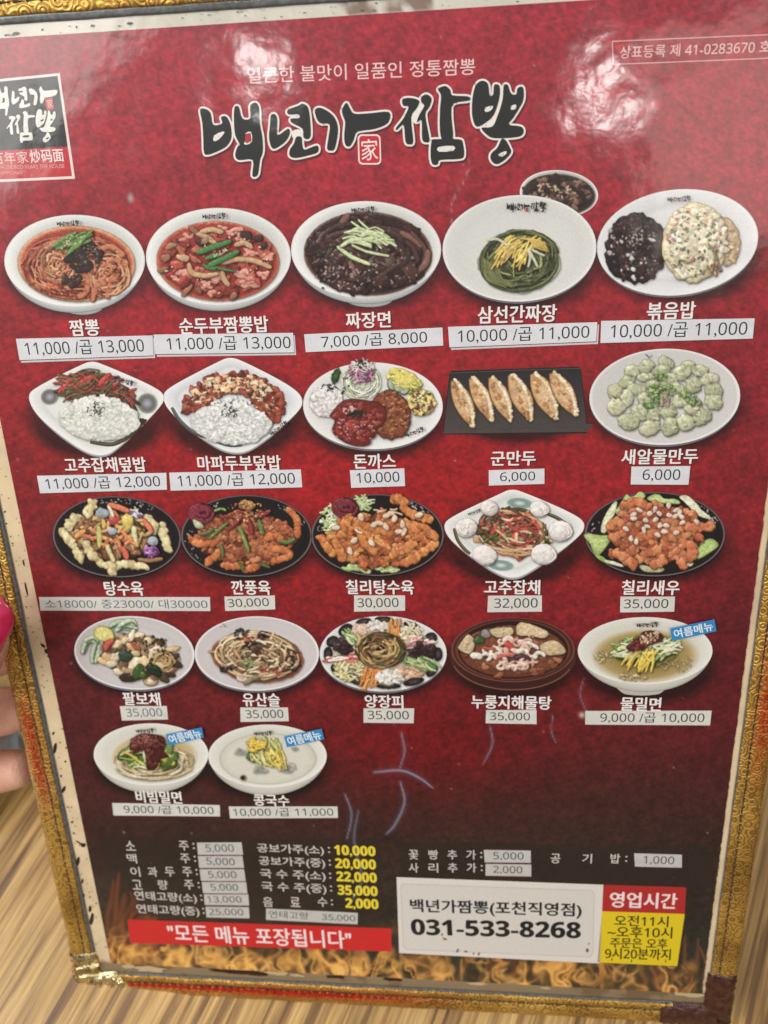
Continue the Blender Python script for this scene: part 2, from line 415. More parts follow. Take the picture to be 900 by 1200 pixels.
        gr = col.mean(-1, keepdims=True); col = gr + (col - gr) * s.sat
        # spread the colour a little past the edge, then soften the edge itself
        cf = cov.astype(float); w = cf.copy(); cc = col * cf[..., None]
        for _ in range(2):
            w2 = boxblur(w, 1); c3 = np.stack([boxblur(cc[..., i], 1) for i in range(3)], -1)
            new = (w < 1e-3) & (w2 > 1e-6); cc[new] = c3[new] / w2[new][:, None]; w[new] = 1
        col = np.where(cov[..., None], col, cc)
        al = np.clip((boxblur(cf, 1) - .12) / .72, 0, 1)
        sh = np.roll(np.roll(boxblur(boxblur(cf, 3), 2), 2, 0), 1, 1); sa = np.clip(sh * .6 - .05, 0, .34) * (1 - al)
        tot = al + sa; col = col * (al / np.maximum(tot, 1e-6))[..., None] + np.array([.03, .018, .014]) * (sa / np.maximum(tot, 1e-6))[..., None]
        use = tot > .02; qd = use[:-1, :-1] | use[1:, :-1] | use[1:, 1:] | use[:-1, 1:]
        idx = np.arange(nx * ny).reshape(ny, nx); Q = np.stack([idx[:-1, :-1][qd], idx[1:, :-1][qd], idx[1:, 1:][qd], idx[:-1, 1:][qd]], -1)
        un, inv = np.unique(Q, return_inverse=True); Q = inv.reshape(-1, 4)
        A, Bv = PT(ox + X.ravel()[un] / sc, oy + Y.ravel()[un] / sc)
        V = np.stack([A, BASE - Bv, np.full(len(un), s.z)], 1).astype(np.float32) / 1000
        me = bpy.data.meshes.new(name); me.vertices.add(len(V)); me.vertices.foreach_set('co', V.ravel())
        me.loops.add(Q.size); me.loops.foreach_set('vertex_index', Q.ravel().astype(np.int32)); me.polygons.add(len(Q))
        me.polygons.foreach_set('loop_start', np.arange(0, Q.size, 4, dtype=np.int32)); me.update(calc_edges=True); me.validate()
        at = me.attributes.new('Col', 'FLOAT_COLOR', 'POINT'); c4 = np.concatenate([np.clip(col.reshape(-1, 3)[un], .002, .85), np.clip(tot.ravel()[un], 0, 1)[:, None]], 1).astype(np.float32)
        at.data.foreach_set('color', c4.ravel()); me.materials.append(FOOD); me.update()
        o = bpy.data.objects.new(name, me); COL.objects.link(o); o.parent = parent
        if label: o['label'] = label
        return o

# ------------------------------------------------------------------ the table under the board
def wood_material():
    k = Nodes('wood_grain_laminate'); t = k.n('TexCoord')
    mp = k.n('Mapping', {'Vector': t.outputs['Object'], 'Rotation': (0, 0, math.radians(-64.5 + 0)), 'Scale': (1, 1, 1)})
    # after the turn the grain runs along local X
    s1 = k.n('Mapping', {'Vector': mp.outputs[0], 'Scale': (7.0, 210.0, 1.0)})
    s2 = k.n('Mapping', {'Vector': mp.outputs[0], 'Scale': (3.0, 40.0, 1.0)})
    s3 = k.n('Mapping', {'Vector': mp.outputs[0], 'Scale': (22.0, 900.0, 1.0)})
    n1 = k.n('TexNoise', {'Vector': s1.outputs[0], 'Scale': 1.0, 'Detail': 5.0, 'Roughness': 0.6, 'Distortion': 0.5})
    n2 = k.n('TexNoise', {'Vector': s2.outputs[0], 'Scale': 1.0, 'Detail': 3.0, 'Distortion': 1.0})
    n3 = k.n('TexNoise', {'Vector': s3.outputs[0], 'Scale': 1.0, 'Detail': 3.0})
    a = k.n('Math', {0: n1.outputs[0], 1: 0.66}, operation='MULTIPLY')
    b = k.n('Math', {0: n2.outputs[0], 1: 0.34, 2: a.outputs[0]}, operation='MULTIPLY_ADD')
    c = k.ramp(b.outputs[0], [(0.34, (0.085, 0.040, 0.012)), (0.43, (0.235, 0.120, 0.036)), (0.50, (0.47, 0.285, 0.090)), (0.62, (0.70, 0.47, 0.18))])
    mr = k.n('MapRange', {'Value': n3.outputs[0], 1: 0.3, 2: 0.7, 3: 0.62, 4: 1.25})
    mul = k.n('VectorMath', {0: c, 1: mr.outputs[0]}, operation='MULTIPLY')
    bp = k.n('Bump', {'Height': n3.outputs[0], 'Strength': 0.35, 'Distance': 0.0008})
    k.set(Base_Color=mul.outputs[0], Roughness=0.36, Normal=bp.outputs[0], Specular_IOR_Level=0.6)
    return k.m
def slab(x0, x1, y0, y1, z0, z1, r):
    """A rectangular slab with rounded upper edges."""
    prof = [(0, z0), (0, z1 - r)] + [(r - r * math.cos(t), z1 - r + r * math.sin(t)) for t in np.linspace(0.3, math.pi / 2, 5)]
    v = []; f = []
    for d, z in prof: v += [(x0 + d, y0 + d, z), (x1 - d, y0 + d, z), (x1 - d, y1 - d, z), (x0 + d, y1 - d, z)]
    for j in range(len(prof) - 1): f += [[j * 4 + i, j * 4 + (i + 1) % 4, j * 4 + 4 + (i + 1) % 4, j * 4 + 4 + i] for i in range(4)]
    m = 4 * (len(prof) - 1); f += [[m, m + 1, m + 2, m + 3], [3, 2, 1, 0]]
    return v, f
tv, tf = slab(-0.75, 0.75, -0.35, 0.85, -0.03, 0.0, 0.004)
table = mesh_obj('table', tv, tf, wood_material())
table['label'] = 'wood grain laminate tabletop that the menu board stands on'; table['category'] = 'table'

# ------------------------------------------------------------------ the menu board: sheet, card, sleeve and trim
board = thing('menu_board', 'red restaurant menu board in a worn gold edged clear sleeve', 'menu', BM)

LP, RP, TP, BP = -149.8, 142.8, -169.2, 245.2        # the printed sheet, mm
SHADOWS = []          # printed drop shadows of the dishes: cx, cy, rx, ry, strength
for q in ((87, 312, 88, 60), (256, 308, 90, 62), (429, 302, 94, 64), (608, 302, 96, 66), (794, 294, 102, 64),
          (112, 484, 84, 56), (273, 482, 86, 58), (437, 485, 88, 54), (604, 476, 90, 44), (779, 472, 96, 60),
          (137, 636, 82, 50), (289, 635, 83, 51), (442, 634, 84, 51), (602, 634, 88, 54), (767, 633, 90, 52),
          (157, 770, 76, 47), (301, 772, 79, 47), (449, 772, 80, 48), (601, 773, 82, 50), (756, 776, 86, 50),
          (177, 891, 73, 44), (313, 894, 76, 45)): SHADOWS.append(q)

def flame_strokes():
    r = random.Random(5); out = []
    xs = list(np.linspace(126, 470, 22)) + list(np.linspace(470, 800, 15))
    for x in xs:
        yb = 1130 + (x - 150) * 0.047 + r.uniform(-6, 6)
        h = r.uniform(12, 36); sw = r.uniform(-16, 16)
        p = [(x, yb), (x + sw * .9, yb - h * .35), (x - sw * .5, yb - h * .7), (x + sw * .2, yb - h)]
        out.append((p, r.uniform(2.0, 4.6), r.uniform(.35, .95), r.choice([(1.0, .62, .20), (1.0, .70, .30), (.95, .50, .15)])))
    for x, yb, R_ in ((190, 1122, 10), (250, 1118, 16), (300, 1130, 12), (350, 1120, 13), (420, 1128, 11), (455, 1131, 9), (520, 1136, 11), (600, 1142, 12), (690, 1146, 10)):
        p = [(x + R_ * math.cos(t), yb + R_ * .7 * math.sin(t)) for t in np.linspace(-.6, 4.2, 10)]
        out.append((p, 3.6, .95, (1.0, .68, .27)))
    for k in range(9):                                        # tall tongues at the lower left
        x = 122 + k * 6.5; yt = 1018 + 9 * k + r.uniform(-6, 14)
        p = [(x + 10, 1130), (x + r.uniform(0, 12), 1105), (x + r.uniform(-4, 10), 1078), (x + 8 + r.uniform(-3, 6), (1070 + yt) / 2), (x + 11, yt)]
        out.append((p, r.uniform(2.5, 5.5), r.uniform(.22, .5), (.85, .30, .12)))
    for k in range(7):                                        # tongues at the lower right
        x = 772 + k * 8.5; yt = r.uniform(1095, 1135)
        p = [(x, 1160), (x + r.uniform(-7, 7), 1145), (x + r.uniform(-9, 7), 1128), (x + r.uniform(-5, 9), yt)]
        out.append((p, r.uniform(2.5, 4.5), r.uniform(.3, .6), (.9, .42, .18)))
    for k in range(16):
        x = r.uniform(130, 800); yb = 1120 + (x - 150) * .045
        p = [(x, yb), (x + r.uniform(-6, 6), yb - 16), (x + r.uniform(-9, 9), yb - r.uniform(26, 46))]
        out.append((p, r.uniform(3, 6), .28, (.8, .30, .10)))
    return out

def soft(X, Y, pts, w, n=6):
    """1 on a soft-edged curve, falling to 0 away from it."""
    p = catmull(pts, n); d2 = np.full(X.shape, 1e9); u_ = np.zeros(X.shape); m = len(p)
    for i in range(m - 1):
        a, b = p[i], p[i + 1]; ab = b - a; L = ab @ ab + 1e-9
        t = np.clip(((X - a[0]) * ab[0] + (Y - a[1]) * ab[1]) / L, 0, 1)
        q = (X - a[0] - t * ab[0]) ** 2 + (Y - a[1] - t * ab[1]) ** 2
        k = q < d2; d2 = np.where(k, q, d2); u_ = np.where(k, (i + t) / (m - 1), u_)
    ww = w * (0.25 + 0.75 * np.sin(np.pi * np.clip(u_ * .9 + .1, 0, 1)) ** .6)
    return np.exp(-d2 / (2 * (ww * .55) ** 2))

def build_sheet():
    nx, ny = 500, 720
    S, T = np.meshgrid(np.linspace(0, 1, nx), np.linspace(0, 1, ny))
    edge = 0.25 * vnoise(np.zeros_like(T), T * 400, 6, 3) + 0.5 * vnoise(np.zeros_like(T), T * 400, 2, 4)
    A = LP + S * (RP + edge * 0.9 - LP); B = TP + T * (BP - TP)
    X, Y = unPT(A, B)
    ys = [-10, 150, 330, 500, 660, 780, 860, 930, 1000, 1100, 1180]
    cs = np.array([(152, 30, 42), (156, 28, 40), (150, 22, 32), (143, 20, 26), (136, 20, 25), (122, 18, 23), (94, 17, 19), (66, 22, 18), (54, 27, 20), (46, 33, 25), (42, 31, 23)], float)
    cs = cs * np.array([.99, .97, .98]) + np.array([-3, 9, 10.])
    base = np.stack([np.interp(Y, ys, cs[:, i]) for i in range(3)], -1)
    def blend(m, c): base[:] = base * (1 - m[..., None]) + np.array(c, float) * m[..., None]
    g = lambda cx, cy, rx, ry: np.exp(-(((X - cx) / rx) ** 2 + ((Y - cy) / ry) ** 2))
    blend(0.75 * g(500, 862, 150, 70), (112, 12, 16))
    blend(0.55 * g(860, 760, 75, 170), (72, 18, 26))
    blend(0.45 * g(60, 640, 60, 150), (98, 34, 34))
    blend(0.60 * g(95, 860, 80, 120), (66, 24, 26))
    blend(0.35 * g(880, 450, 60, 110), (112, 30, 42))
    blend(0.5 * g(400, 560, 330, 150), (160, 16, 22))
    # crumpled-paper mottling of the printed ground
    nz = (0.30 * vnoise(X, Y, 46, 1) + 0.3 * vnoise(X, Y, 17, 2) + 0.65 * vnoise(X, Y, 6.5, 5) + 0.9 * vnoise(X, Y, 3.0, 6) + .3 * vnoise(X, Y, 1.7, 16) + .5 * vnoise(X + 3 * Y, Y, 5, 8))
    base *= (1 + 0.30 * nz)[..., None]
    for cx, cy, rx, ry in SHADOWS:
        d = np.sqrt(((X - cx - 1) / rx) ** 2 + ((Y - cy) / ry) ** 2)
        base *= (1 - 0.62 * np.clip((1.13 - d) / 0.26, 0, 1) ** 1.5 * (0.35 + .65 * np.clip((Y - cy) / ry + .55, 0, 1)))[..., None]
    # darker panels behind the drink list and the side dishes
    for (x0, x1, y0, y1, sl) in ((116, 448, 978, 1082, .012), (462, 838, 984, 1034, .02)):
        yy = Y - (X - x0) * sl
        e_ = np.clip(np.minimum(np.minimum(X - x0 - (Y - 980) * .18, x1 - X), np.minimum(yy - y0, y1 - yy)) / 3, 0, 1)
        blend(0.62 * e_, (42, 34, 29))
    col = lin(np.clip(base, 0, 255))
    sm = lambda m, c: col.__setitem__(slice(None), col * (1 - m[..., None]) + np.array(c) * m[..., None])
    low = Y > 1000
    Xl, Yl = X[low], Y[low]; fl = col[low]
    n_a = vnoise(Xl, Yl, 15, 51); n_b = vnoise(Xl, Yl, 9, 52)
    yb_ = 1126 + (Xl - 150) * .050
    for sc_, sd, amp in ((17, 61, 1.0), (10, 62, .8)):
        wx = Xl + 26 * n_a * (sc_ / 12) + 10 * n_b; wy = Yl * .42 + 16 * vnoise(Xl, Yl, 13, sd + 7)
        rg = 1 - np.abs(2 * (vnoise(wx, wy, sc_, sd) + .5) - 1)
        top = 24 + 22 * (vnoise(Xl, Yl * 0, 26, sd + 20) + .5) * 2
        env = np.clip((Yl - (yb_ - top)) / 16, 0, 1) * np.clip((yb_ + 16 - Yl) / 10, 0, 1) * (Xl > 128) * np.clip(1 - (Xl - 790) / 30, 0, 1)
        it = rg ** 6.0 * amp * env * np.clip(.75 + 2.2 * vnoise(Xl, Yl, 24, sd + 40), .1, 1.5) * np.clip(.55 + (Yl - yb_ + 30) / 40, .35, 1.25)
        fl += it[:, None] * np.array([.95, .42, .085])
    fl += (np.clip((Yl - yb_ + 26) / 40, 0, 1) * np.clip((yb_ + 16 - Yl) / 10, 0, 1) * .015)[:, None] * np.array([1, .55, .2])
    for p, w, k, c in flame_strokes():
        pa = np.array(p); bx = (Xl > pa[:, 0].min() - 18) & (Xl < pa[:, 0].max() + 18) & (Yl > pa[:, 1].min() - 18) & (Yl < pa[:, 1].max() + 18)
        m = soft(Xl[bx], Yl[bx], p, w); fl[bx] += (m * k * .34)[:, None] * np.array(c) ** 1.6
    fm = np.array([1.0, .66, .26]); col[low] = fm * (1 - np.exp(-fl / fm))
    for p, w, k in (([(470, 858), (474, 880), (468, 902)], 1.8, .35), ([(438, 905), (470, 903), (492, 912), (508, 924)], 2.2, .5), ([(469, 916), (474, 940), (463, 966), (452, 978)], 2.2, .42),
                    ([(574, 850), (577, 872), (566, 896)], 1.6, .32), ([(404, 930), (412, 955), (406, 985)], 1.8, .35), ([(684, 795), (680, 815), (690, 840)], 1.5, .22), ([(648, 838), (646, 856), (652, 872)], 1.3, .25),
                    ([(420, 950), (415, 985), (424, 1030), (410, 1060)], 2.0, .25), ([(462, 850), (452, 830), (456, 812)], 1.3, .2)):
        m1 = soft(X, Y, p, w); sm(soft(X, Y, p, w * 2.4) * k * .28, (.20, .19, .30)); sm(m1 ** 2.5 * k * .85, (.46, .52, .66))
    # specks, chips, a crease and brown spots
    r = random.Random(3)
    for _ in range(150):
        x, y = r.uniform(0, 890), r.uniform(20, 1130); q = r.uniform(.5, 1.1)
        m = np.exp(-(((X - x) / q) ** 2 + ((Y - y) / q) ** 2)) * r.uniform(.15, .55)
        sm(m, (.55, .45, .42) if r.random() < .6 else (.03, .01, .01))
    for x, y, rx, ry, c, k in ((632, 127, 3.2, 4.0, (.10, .05, .01), .9), (637, 124, 2.6, 3, (.12, .06, .01), .7), (153, 232, 3, 4.5, (.45, .42, .42), .75), (166, 89, 4, 5, (.16, .02, .03), .6),
                            (432, 52, 5, 6, (.10, .01, .02), .6), (682, 838, 3, 3, (.7, .6, .5), .7), (675, 55, 7, 4, (.45, .2, .2), .5)):
        sm(np.exp(-(((X - x) / rx) ** 2 + ((Y - y) / ry) ** 2)) * k, c)
    for _ in range(40):
        t = r.random(); x = 549 - 28 * t + r.uniform(-1, 1) + 4 * math.sin(t * 9); y = 185 + 100 * t
        sm(np.exp(-(((X - x) / .8) ** 2 + ((Y - y) / 2.0) ** 2)) * r.uniform(.1, .4), (.55, .40, .40))
    sm(.18 * soft(X, Y, [(545, 190), (534, 230), (528, 300)], 5), (.3, .05, .06))
    ink = Ink(z=0.0); idx = np.arange(nx * ny).reshape(ny, nx)
    q = np.stack([idx[:-1, :-1], idx[1:, :-1], idx[1:, 1:], idx[:-1, 1:]], -1).reshape(-1, 4).tolist()
    ink.raw(np.stack([A.ravel(), B.ravel()], 1), q, col.reshape(-1, 3))
    return ink.build('printed_sheet', board)
sheet = build_sheet()

def build_card():
    """The cream paper under the sheet, showing as a worn, spotted margin."""
    ink = Ink(z=-0.5); r = random.Random(9)
    nx, ny = 190, 260
    A, B = np.meshgrid(np.linspace(-158.5, 147.5, nx), np.linspace(-175, 252.5, ny))
    n1 = vnoise(A, B, 14, 21) + .6 * vnoise(A, B, 4, 22) + .4 * vnoise(A, B, 1.6, 23)
    c = np.array([.66, .53, .34])[None, None] * (1 + .22 * n1)[..., None]
    top = np.clip((-160 - B) / 8, 0, 1)[..., None]; c = c * (1 - top) + np.array([.60, .58, .50]) * (1 + .2 * n1)[..., None] * top
    pk = np.clip(.5 - np.abs((B - 40) / 70), 0, 1)[..., None] * .7; c = c * (1 - pk) + np.array([.50, .30, .22]) * pk
    wear = np.clip((vnoise(A, B, 9, 31) + .5 * vnoise(A, B, 3, 32) - .16) * 6, 0, 1) * np.clip((B - 243) / 3, 0, 1)
    c = c * (1 - wear[..., None]) + np.array([.10, .055, .03]) * wear[..., None]
    bot = np.clip((B - 244) / 2, 0, 1)[..., None] * np.array(.86); c = c * (1 - bot) + np.array([.17, .115, .06]) * bot
    rust = np.clip((vnoise(A, B, 11, 41) + .6 * vnoise(A, B, 3, 42) - .12) * 5, 0, 1) * np.clip((-168 - B) / 2, 0, 1) * np.clip((A + 75) / 12, 0, 1)
    c = c * (1 - rust[..., None] * .8) + np.array([.13, .06, .03]) * rust[..., None] * .8
    idx = np.arange(nx * ny).reshape(ny, nx)
    q = np.stack([idx[:-1, :-1], idx[1:, :-1], idx[1:, 1:], idx[:-1, 1:]], -1).reshape(-1, 4).tolist()
    ink.raw(np.stack([A.ravel(), B.ravel()], 1), q, c.reshape(-1, 3)); ink.z = -0.35
    def spot(x, y, rx, ry, rot=0, c='1c1410', n=9, j=.14): ink.poly(ellpts(x, y, rx, ry, rot, n, j), c)
    for x, y, rx, ry, ro in ((64, 877, 2.0, 6.5, 8), (74, 926, 1.8, 4.5, 20), (71, 910, 1, 2, 0), (91, 1010, 2, 5.5, 10), (96, 1033, 1.2, 3, 5), (62, 860, 1.2, 2.2, 30), (84, 964, 1.4, 1.4, 0),
                           (76, 893, 1.2, 1.4, 0), (86, 977, 1.8, .9, 30), (97, 991, 3, 2.6, 0), (92, 988, 5, .9, 30), (79, 946, .8, .8, 0), (98, 1050, .8, 2.2, 0), (107, 1078, 2.2, 8, 8), (105, 1066, 2, 4, 0),
                           (5, 600, .9, 1.6, 30), (7, 614, 1, 1, 0), (12, 629, .8, .8, 0), (14, 637, 1, .8, 0), (18, 39, 4.5, 1.9, -5), (6, 41, 1.6, 1.2, 0), (49, 34.5, 1.3, 1.5, 0), (89, 31.5, .9, 1.8, 0), (108, 30, 2.6, 1.6, 0), (152, 27, 4, 1.6, 0),
                           (50, 757, 3.5, 1.6, 40), (54, 764, 3.4, 2.0, 50), (57, 770, 2.6, 1.6, 50), (27, 660, 1, 4, -12), (30, 690, 1, 9, -12)):
        spot(x, y, rx, ry, ro, '2a1c14')
    for _ in range(90):
        y = r.uniform(560, 1110); a, b = r.uniform(-156, -150.2), None
        ly = r.uniform(-60, 235); x, y = unPT(np.array([a]), np.array([ly])); spot(x[0], y[0], r.uniform(.3, .9), r.uniform(.3, 1.0), 0, '3a281c', 6)
    for _ in range(60):
        x, y = unPT(np.array([r.uniform(-120, 140)]), np.array([r.uniform(-172.5, -169.5)])); spot(x[0], y[0], r.uniform(.4, 3), r.uniform(.3, .9), -4, r.choice(['4a3020', '2a1a12', '6a4a30']), 7)
    for x, y, w, h in ((175, 1136, 18, 3.2), (150, 1133, 9, 2.4), (325, 1141, 14, 2.4), (348, 1143, 8, 2), (560, 1153, 12, 2), (810, 1166, 18, 3.4), (790, 1161, 12, 2.2), (640, 1158, 6, 1.6)):
        spot(x, y, w, h, 2.5, 'b9a682', 16, .35)
    for x, y, w, h in ((275, 1139, 24, 3), (300, 1141, 14, 2.4), (392, 1145, 12, 2), (460, 1148, 10, 2), (250, 1135, 8, 2)):
        spot(x, y, w, h, 2.5, '2c0e0a', 16, .35)
    return ink.build('backing_card', board)
build_card()

def rbox(a0, a1, b0, b1, z0, z1, name, m):
    v = [((a0, a1)[i & 1], BASE - (b0, b1)[(i >> 1) & 1], (z0, z1)[i >> 2]) for i in range(8)]
    v = [tuple(x / 1000 for x in p) for p in v]
    return mesh_obj(name, v, [[0, 1, 3, 2], [4, 6, 7, 5], [0, 4, 5, 1], [2, 3, 7, 6], [0, 2, 6, 4], [1, 5, 7, 3]], m, board)
rbox(-164, 152, -182, 259, -2.4, -0.62, 'core_board', CARD)

def sweep(prof, path, name, m, parent, wob=0.0, seed=1, smooth=True, cols=None):
    """prof: (offset across, z) pairs; path: list of (point, across-direction) in mm."""
    r = np.random.RandomState(seed); k = len(prof); v = []; f = []
    ph = r.rand(4) * 6
    for i, (p, d) in enumerate(path):
        for j, (o, z) in enumerate(prof):
            s = wob * (math.sin(i * .31 + ph[0]) + .6 * math.sin(i * .83 + ph[1]) + .5 * math.sin(i * .17 + ph[2] + j))
            q = (p[0] + d[0] * (o + s * .35), p[1] + d[1] * (o + s * .35), z + s * .25)
            v.append((q[0] / 1000, (BASE - q[1]) / 1000, q[2] / 1000))
    for i in range(len(path) - 1):
        for j in range(k - 1): f.append([i * k + j, i * k + j + 1, (i + 1) * k + j + 1, (i + 1) * k + j])
    f += [list(range(k)), [(len(path) - 1) * k + j for j in reversed(range(k))]]
    return mesh_obj(name, v, f, m, parent, smooth, cols)

def straight(p0, p1, d, n):
    return [((p0[0] + (p1[0] - p0[0]) * t, p0[1] + (p1[1] - p0[1]) * t), d) for t in np.linspace(0, 1, n)]

TA0, TA1, TB0, TB1 = -158.7, 145.7, -175.4, 252.0      # inner edges of the trim
sides = (  # p0, p1, outward direction, width, red tint stretches (start, end, inset, width)
    ((TA0, TB0 - 8), (TA0, 244), (-1, 0), 11.4, [((-158.7, 74), (-158.7, 158), 4.4, 3.4)]),
    ((TA1, TB0 - 8), (TA1, 240), (1, 0), 11.6, [((TA1, 20), (TA1, 132), 5.6, 3.4)]),
    ((TA0 + 11, TB1), (TA1 - 16, TB1), (0, 1), 12.4, [((-150, TB1), (40, TB1), 3.6, 3.4)]),
    ((TA0 - 8, TB0), (TA1 + 8, TB0), (0, -1), 12.6, []))
for si, (p0, p1, d, w, reds) in enumerate(sides):
    L = math.hypot(p1[0] - p0[0], p1[1] - p0[1]); n = int(L / 1.4)
    prof = [(0, -0.7), (0, 0.75), (0.5, 1.15), (w * .22, 1.25), (w * .30, 0.95), (w * .38, 1.35), (w * .5, 1.65), (w * .6, 1.75), (w * .72, 1.7), (w * .85, 1.5), (w, 0.4), (w + .1, -1.2), (w * .85, -3.2), (0, -3.4)]
    tint = np.zeros((n * len(prof), 3))           # red tint along stretches of the ribbon
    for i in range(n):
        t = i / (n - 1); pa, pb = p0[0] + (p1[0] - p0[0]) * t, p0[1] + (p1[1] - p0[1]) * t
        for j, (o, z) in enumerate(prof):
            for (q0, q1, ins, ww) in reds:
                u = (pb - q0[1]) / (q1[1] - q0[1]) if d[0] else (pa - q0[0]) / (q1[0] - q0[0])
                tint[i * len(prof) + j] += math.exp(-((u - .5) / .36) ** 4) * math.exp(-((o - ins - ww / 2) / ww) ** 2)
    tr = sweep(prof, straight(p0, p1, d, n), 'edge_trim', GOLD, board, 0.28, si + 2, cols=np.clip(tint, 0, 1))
    kw = (1.0, .3, .6, 1.5)[si]
    sl = sweep([(-1.5 * kw, -0.2), (-1.5 * kw, 0.12), (-1.1 * kw, 0.35), (-.3 * kw, 0.45), (.3, 0.5), (.3, -.2)], straight((p0[0], p0[1]), (p1[0], p1[1]), d, n), 'sleeve_edge', VINYL, board, 0.12, si + 9)
    # stitching: a sunken thread with a knot at every needle hole
    v = []; f = []; o = w * .30; m = int(L / 4.6)
    for i in range(m):
        t0, t1 = i / m, (i + .92) / m
        for t, hw, zz in ((t0, .26, 1.1), (t0 + .12 / m, .62, 1.75), (t0 + .3 / m, .30, 1.45), ((t0 + t1) / 2, .28, 1.4), (t1 - .1 / m, .28, 1.4), (t1, .24, 1.1)):
            c = (p0[0] + (p1[0] - p0[0]) * t + d[0] * o, p0[1] + (p1[1] - p0[1]) * t + d[1] * o)
            for s_, zq in ((-1, zz - .35), (0, zz), (1, zz - .35)):
                v.append(((c[0] + d[0] * hw * s_) / 1000, (BASE - c[1] - d[1] * hw * s_) / 1000, zq / 1000))
        b = i * 18
        f += [[b + r_ * 3 + j, b + r_ * 3 + j + 1, b + r_ * 3 + 4 + j, b + r_ * 3 + 3 + j] for r_ in range(5) for j in range(2)]
    mesh_obj('stitching', v, f, THREAD, tr, True)
    if si == 2:   # a band of red lozenges along the lower trim
        v = []; f = []
        for i in range(40):
            a = -140 + i * 3.7
            if a > 20: break
            k = 1.0 if a < -30 else max(.25, 1 - (a + 30) / 55)
            b = TB1 + 5.4; c0 = len(v)
            for x, y, z in ((-1.9, 0, 1.7), (0, -2.2, 1.75), (1.9, 0, 1.7), (0, 2.2, 1.6), (0, 0, 2.15)):
                v.append(((a + x * k) / 1000, (BASE - b - y * k) / 1000, z / 1000))
            f += [[c0, c0 + 1, c0 + 4], [c0 + 1, c0 + 2, c0 + 4], [c0 + 2, c0 + 3, c0 + 4], [c0 + 3, c0, c0 + 4]]
        mesh_obj('red_band', v, f, RED_FOIL, tr, True)

def corner(name, m, a, b, sa, sb, arm, wd, lump, seed, label):
    """An L-shaped corner cap: a thick crinkled sheet folded over both trims."""
    r = np.random.RandomState(seed); n = 18; v = []; f = []
    # cells along the L: parameter t from arm end to corner to other arm end
    prof = [(-.9, .2), (-.5, 1.9), (0.15, 2.5), (.5, 2.75), (.8, 2.5), (1.02, 1.4), (1.06, -1.5), (.7, -3.9), (0, -4.1)]
    pts = [((a - sa * arm * (1 - t), b), (0, sb)) for t in np.linspace(0, .8, n)]
    pts += [((a, b), (sa * math.sin(u), sb * math.cos(u))) for u in np.linspace(.15, math.pi / 2 - .15, 9)]
    pts += [((a, b - sb * arm * t), (sa, 0)) for t in np.linspace(.2, 1, n)]
    k = len(prof)
    for i, (p, d) in enumerate(pts):
        diag = 1 + .32 * (d[0] * d[1]) ** 2 * 4
        end = 1.0 if 1 < i < len(pts) - 2 else .8
        for j, (o, z) in enumerate(prof):
            q = r.uniform(-1, 1, 3) * lump
            oo = o * wd * (diag if o > 0 else 1)
            v.append(((p[0] + d[0] * oo + q[0]) / 1000, (BASE - (p[1] + d[1] * oo + q[1])) / 1000, (z * (end if z > 0 else 1) + q[2] * (z > 0)) / 1000))
    for i in range(len(pts) - 1):
        for j in range(k - 1): f.append([i * k + j, i * k + j + 1, (i + 1) * k + j + 1, (i + 1) * k + j])
    f += [list(range(k)), [(len(pts) - 1) * k + j for j in range(k)]]
    o = mesh_obj(name, v, f, m, board, True)
    o['label'] = label
    return o
corner('corner_guard', BROWN, 150.2, 257.5, 1, 1, 26, 6.8, .32, 4, 'dark brown corner guard')
corner('corner_guard', FOIL, -163, 257.3, -1, 1, 19, 7.0, .75, 6, 'crinkled foil corner guard')
corner('corner_guard', BROWN, 150.2, -181, 1, -1, 26, 6.8, .32, 7, 'dark brown corner guard')
corner('corner_guard', FOIL, -163, -181, -1, -1, 15, 7.0, .55, 8, 'crinkled foil corner guard')

# ------------------------------------------------------------------ brush lettering of the shop's name (traced outlines)
def fA(p): return [(220 + x / 4.09, 80 + y / 4.09) for x, y in p]
def fB(p): return [(430 + x / 4.09, 80 + y / 4.09) for x, y in p]
BRUSH = [fA(p) for p in (
    [(60, 200), (85, 195), (110, 215), (122, 270), (165, 265), (160, 235), (185, 232), (205, 270), (210, 330), (190, 370), (150, 395), (95, 415), (78, 400), (75, 330), (70, 260)],
    [(225, 190), (245, 185), (262, 240), (300, 240), (300, 180), (325, 165), (342, 190), (345, 260), (358, 330), (360, 400), (347, 440), (336, 510), (310, 515), (312, 440), (245, 440), (228, 415), (240, 375), (250, 365), (228, 320), (222, 250)],
    [(400, 225), (420, 222), (430, 250), (430, 320), (480, 290), (490, 310), (470, 350), (420, 385), (400, 375), (390, 330), (395, 270)],
    [(480, 200), (530, 180), (550, 170), (575, 185), (585, 230), (590, 320), (575, 340), (555, 330), (550, 290), (500, 262), (495, 242), (535, 238), (530, 220), (485, 222)],
    [(520, 330), (545, 330), (550, 370), (562, 390), (620, 370), (625, 400), (590, 415), (520, 430), (490, 420), (490, 390), (510, 360)],
    [(610, 200), (640, 190), (690, 220), (715, 260), (720, 310), (705, 385), (685, 395), (668, 385), (675, 330), (680, 270), (640, 265), (620, 245)],
    [(740, 200), (760, 165), (777, 190), (800, 218), (880, 215), (965, 210), (960, 262), (900, 290), (830, 300), (806, 312), (795, 345), (775, 375), (755, 365), (750, 320), (755, 260), (745, 230)])]
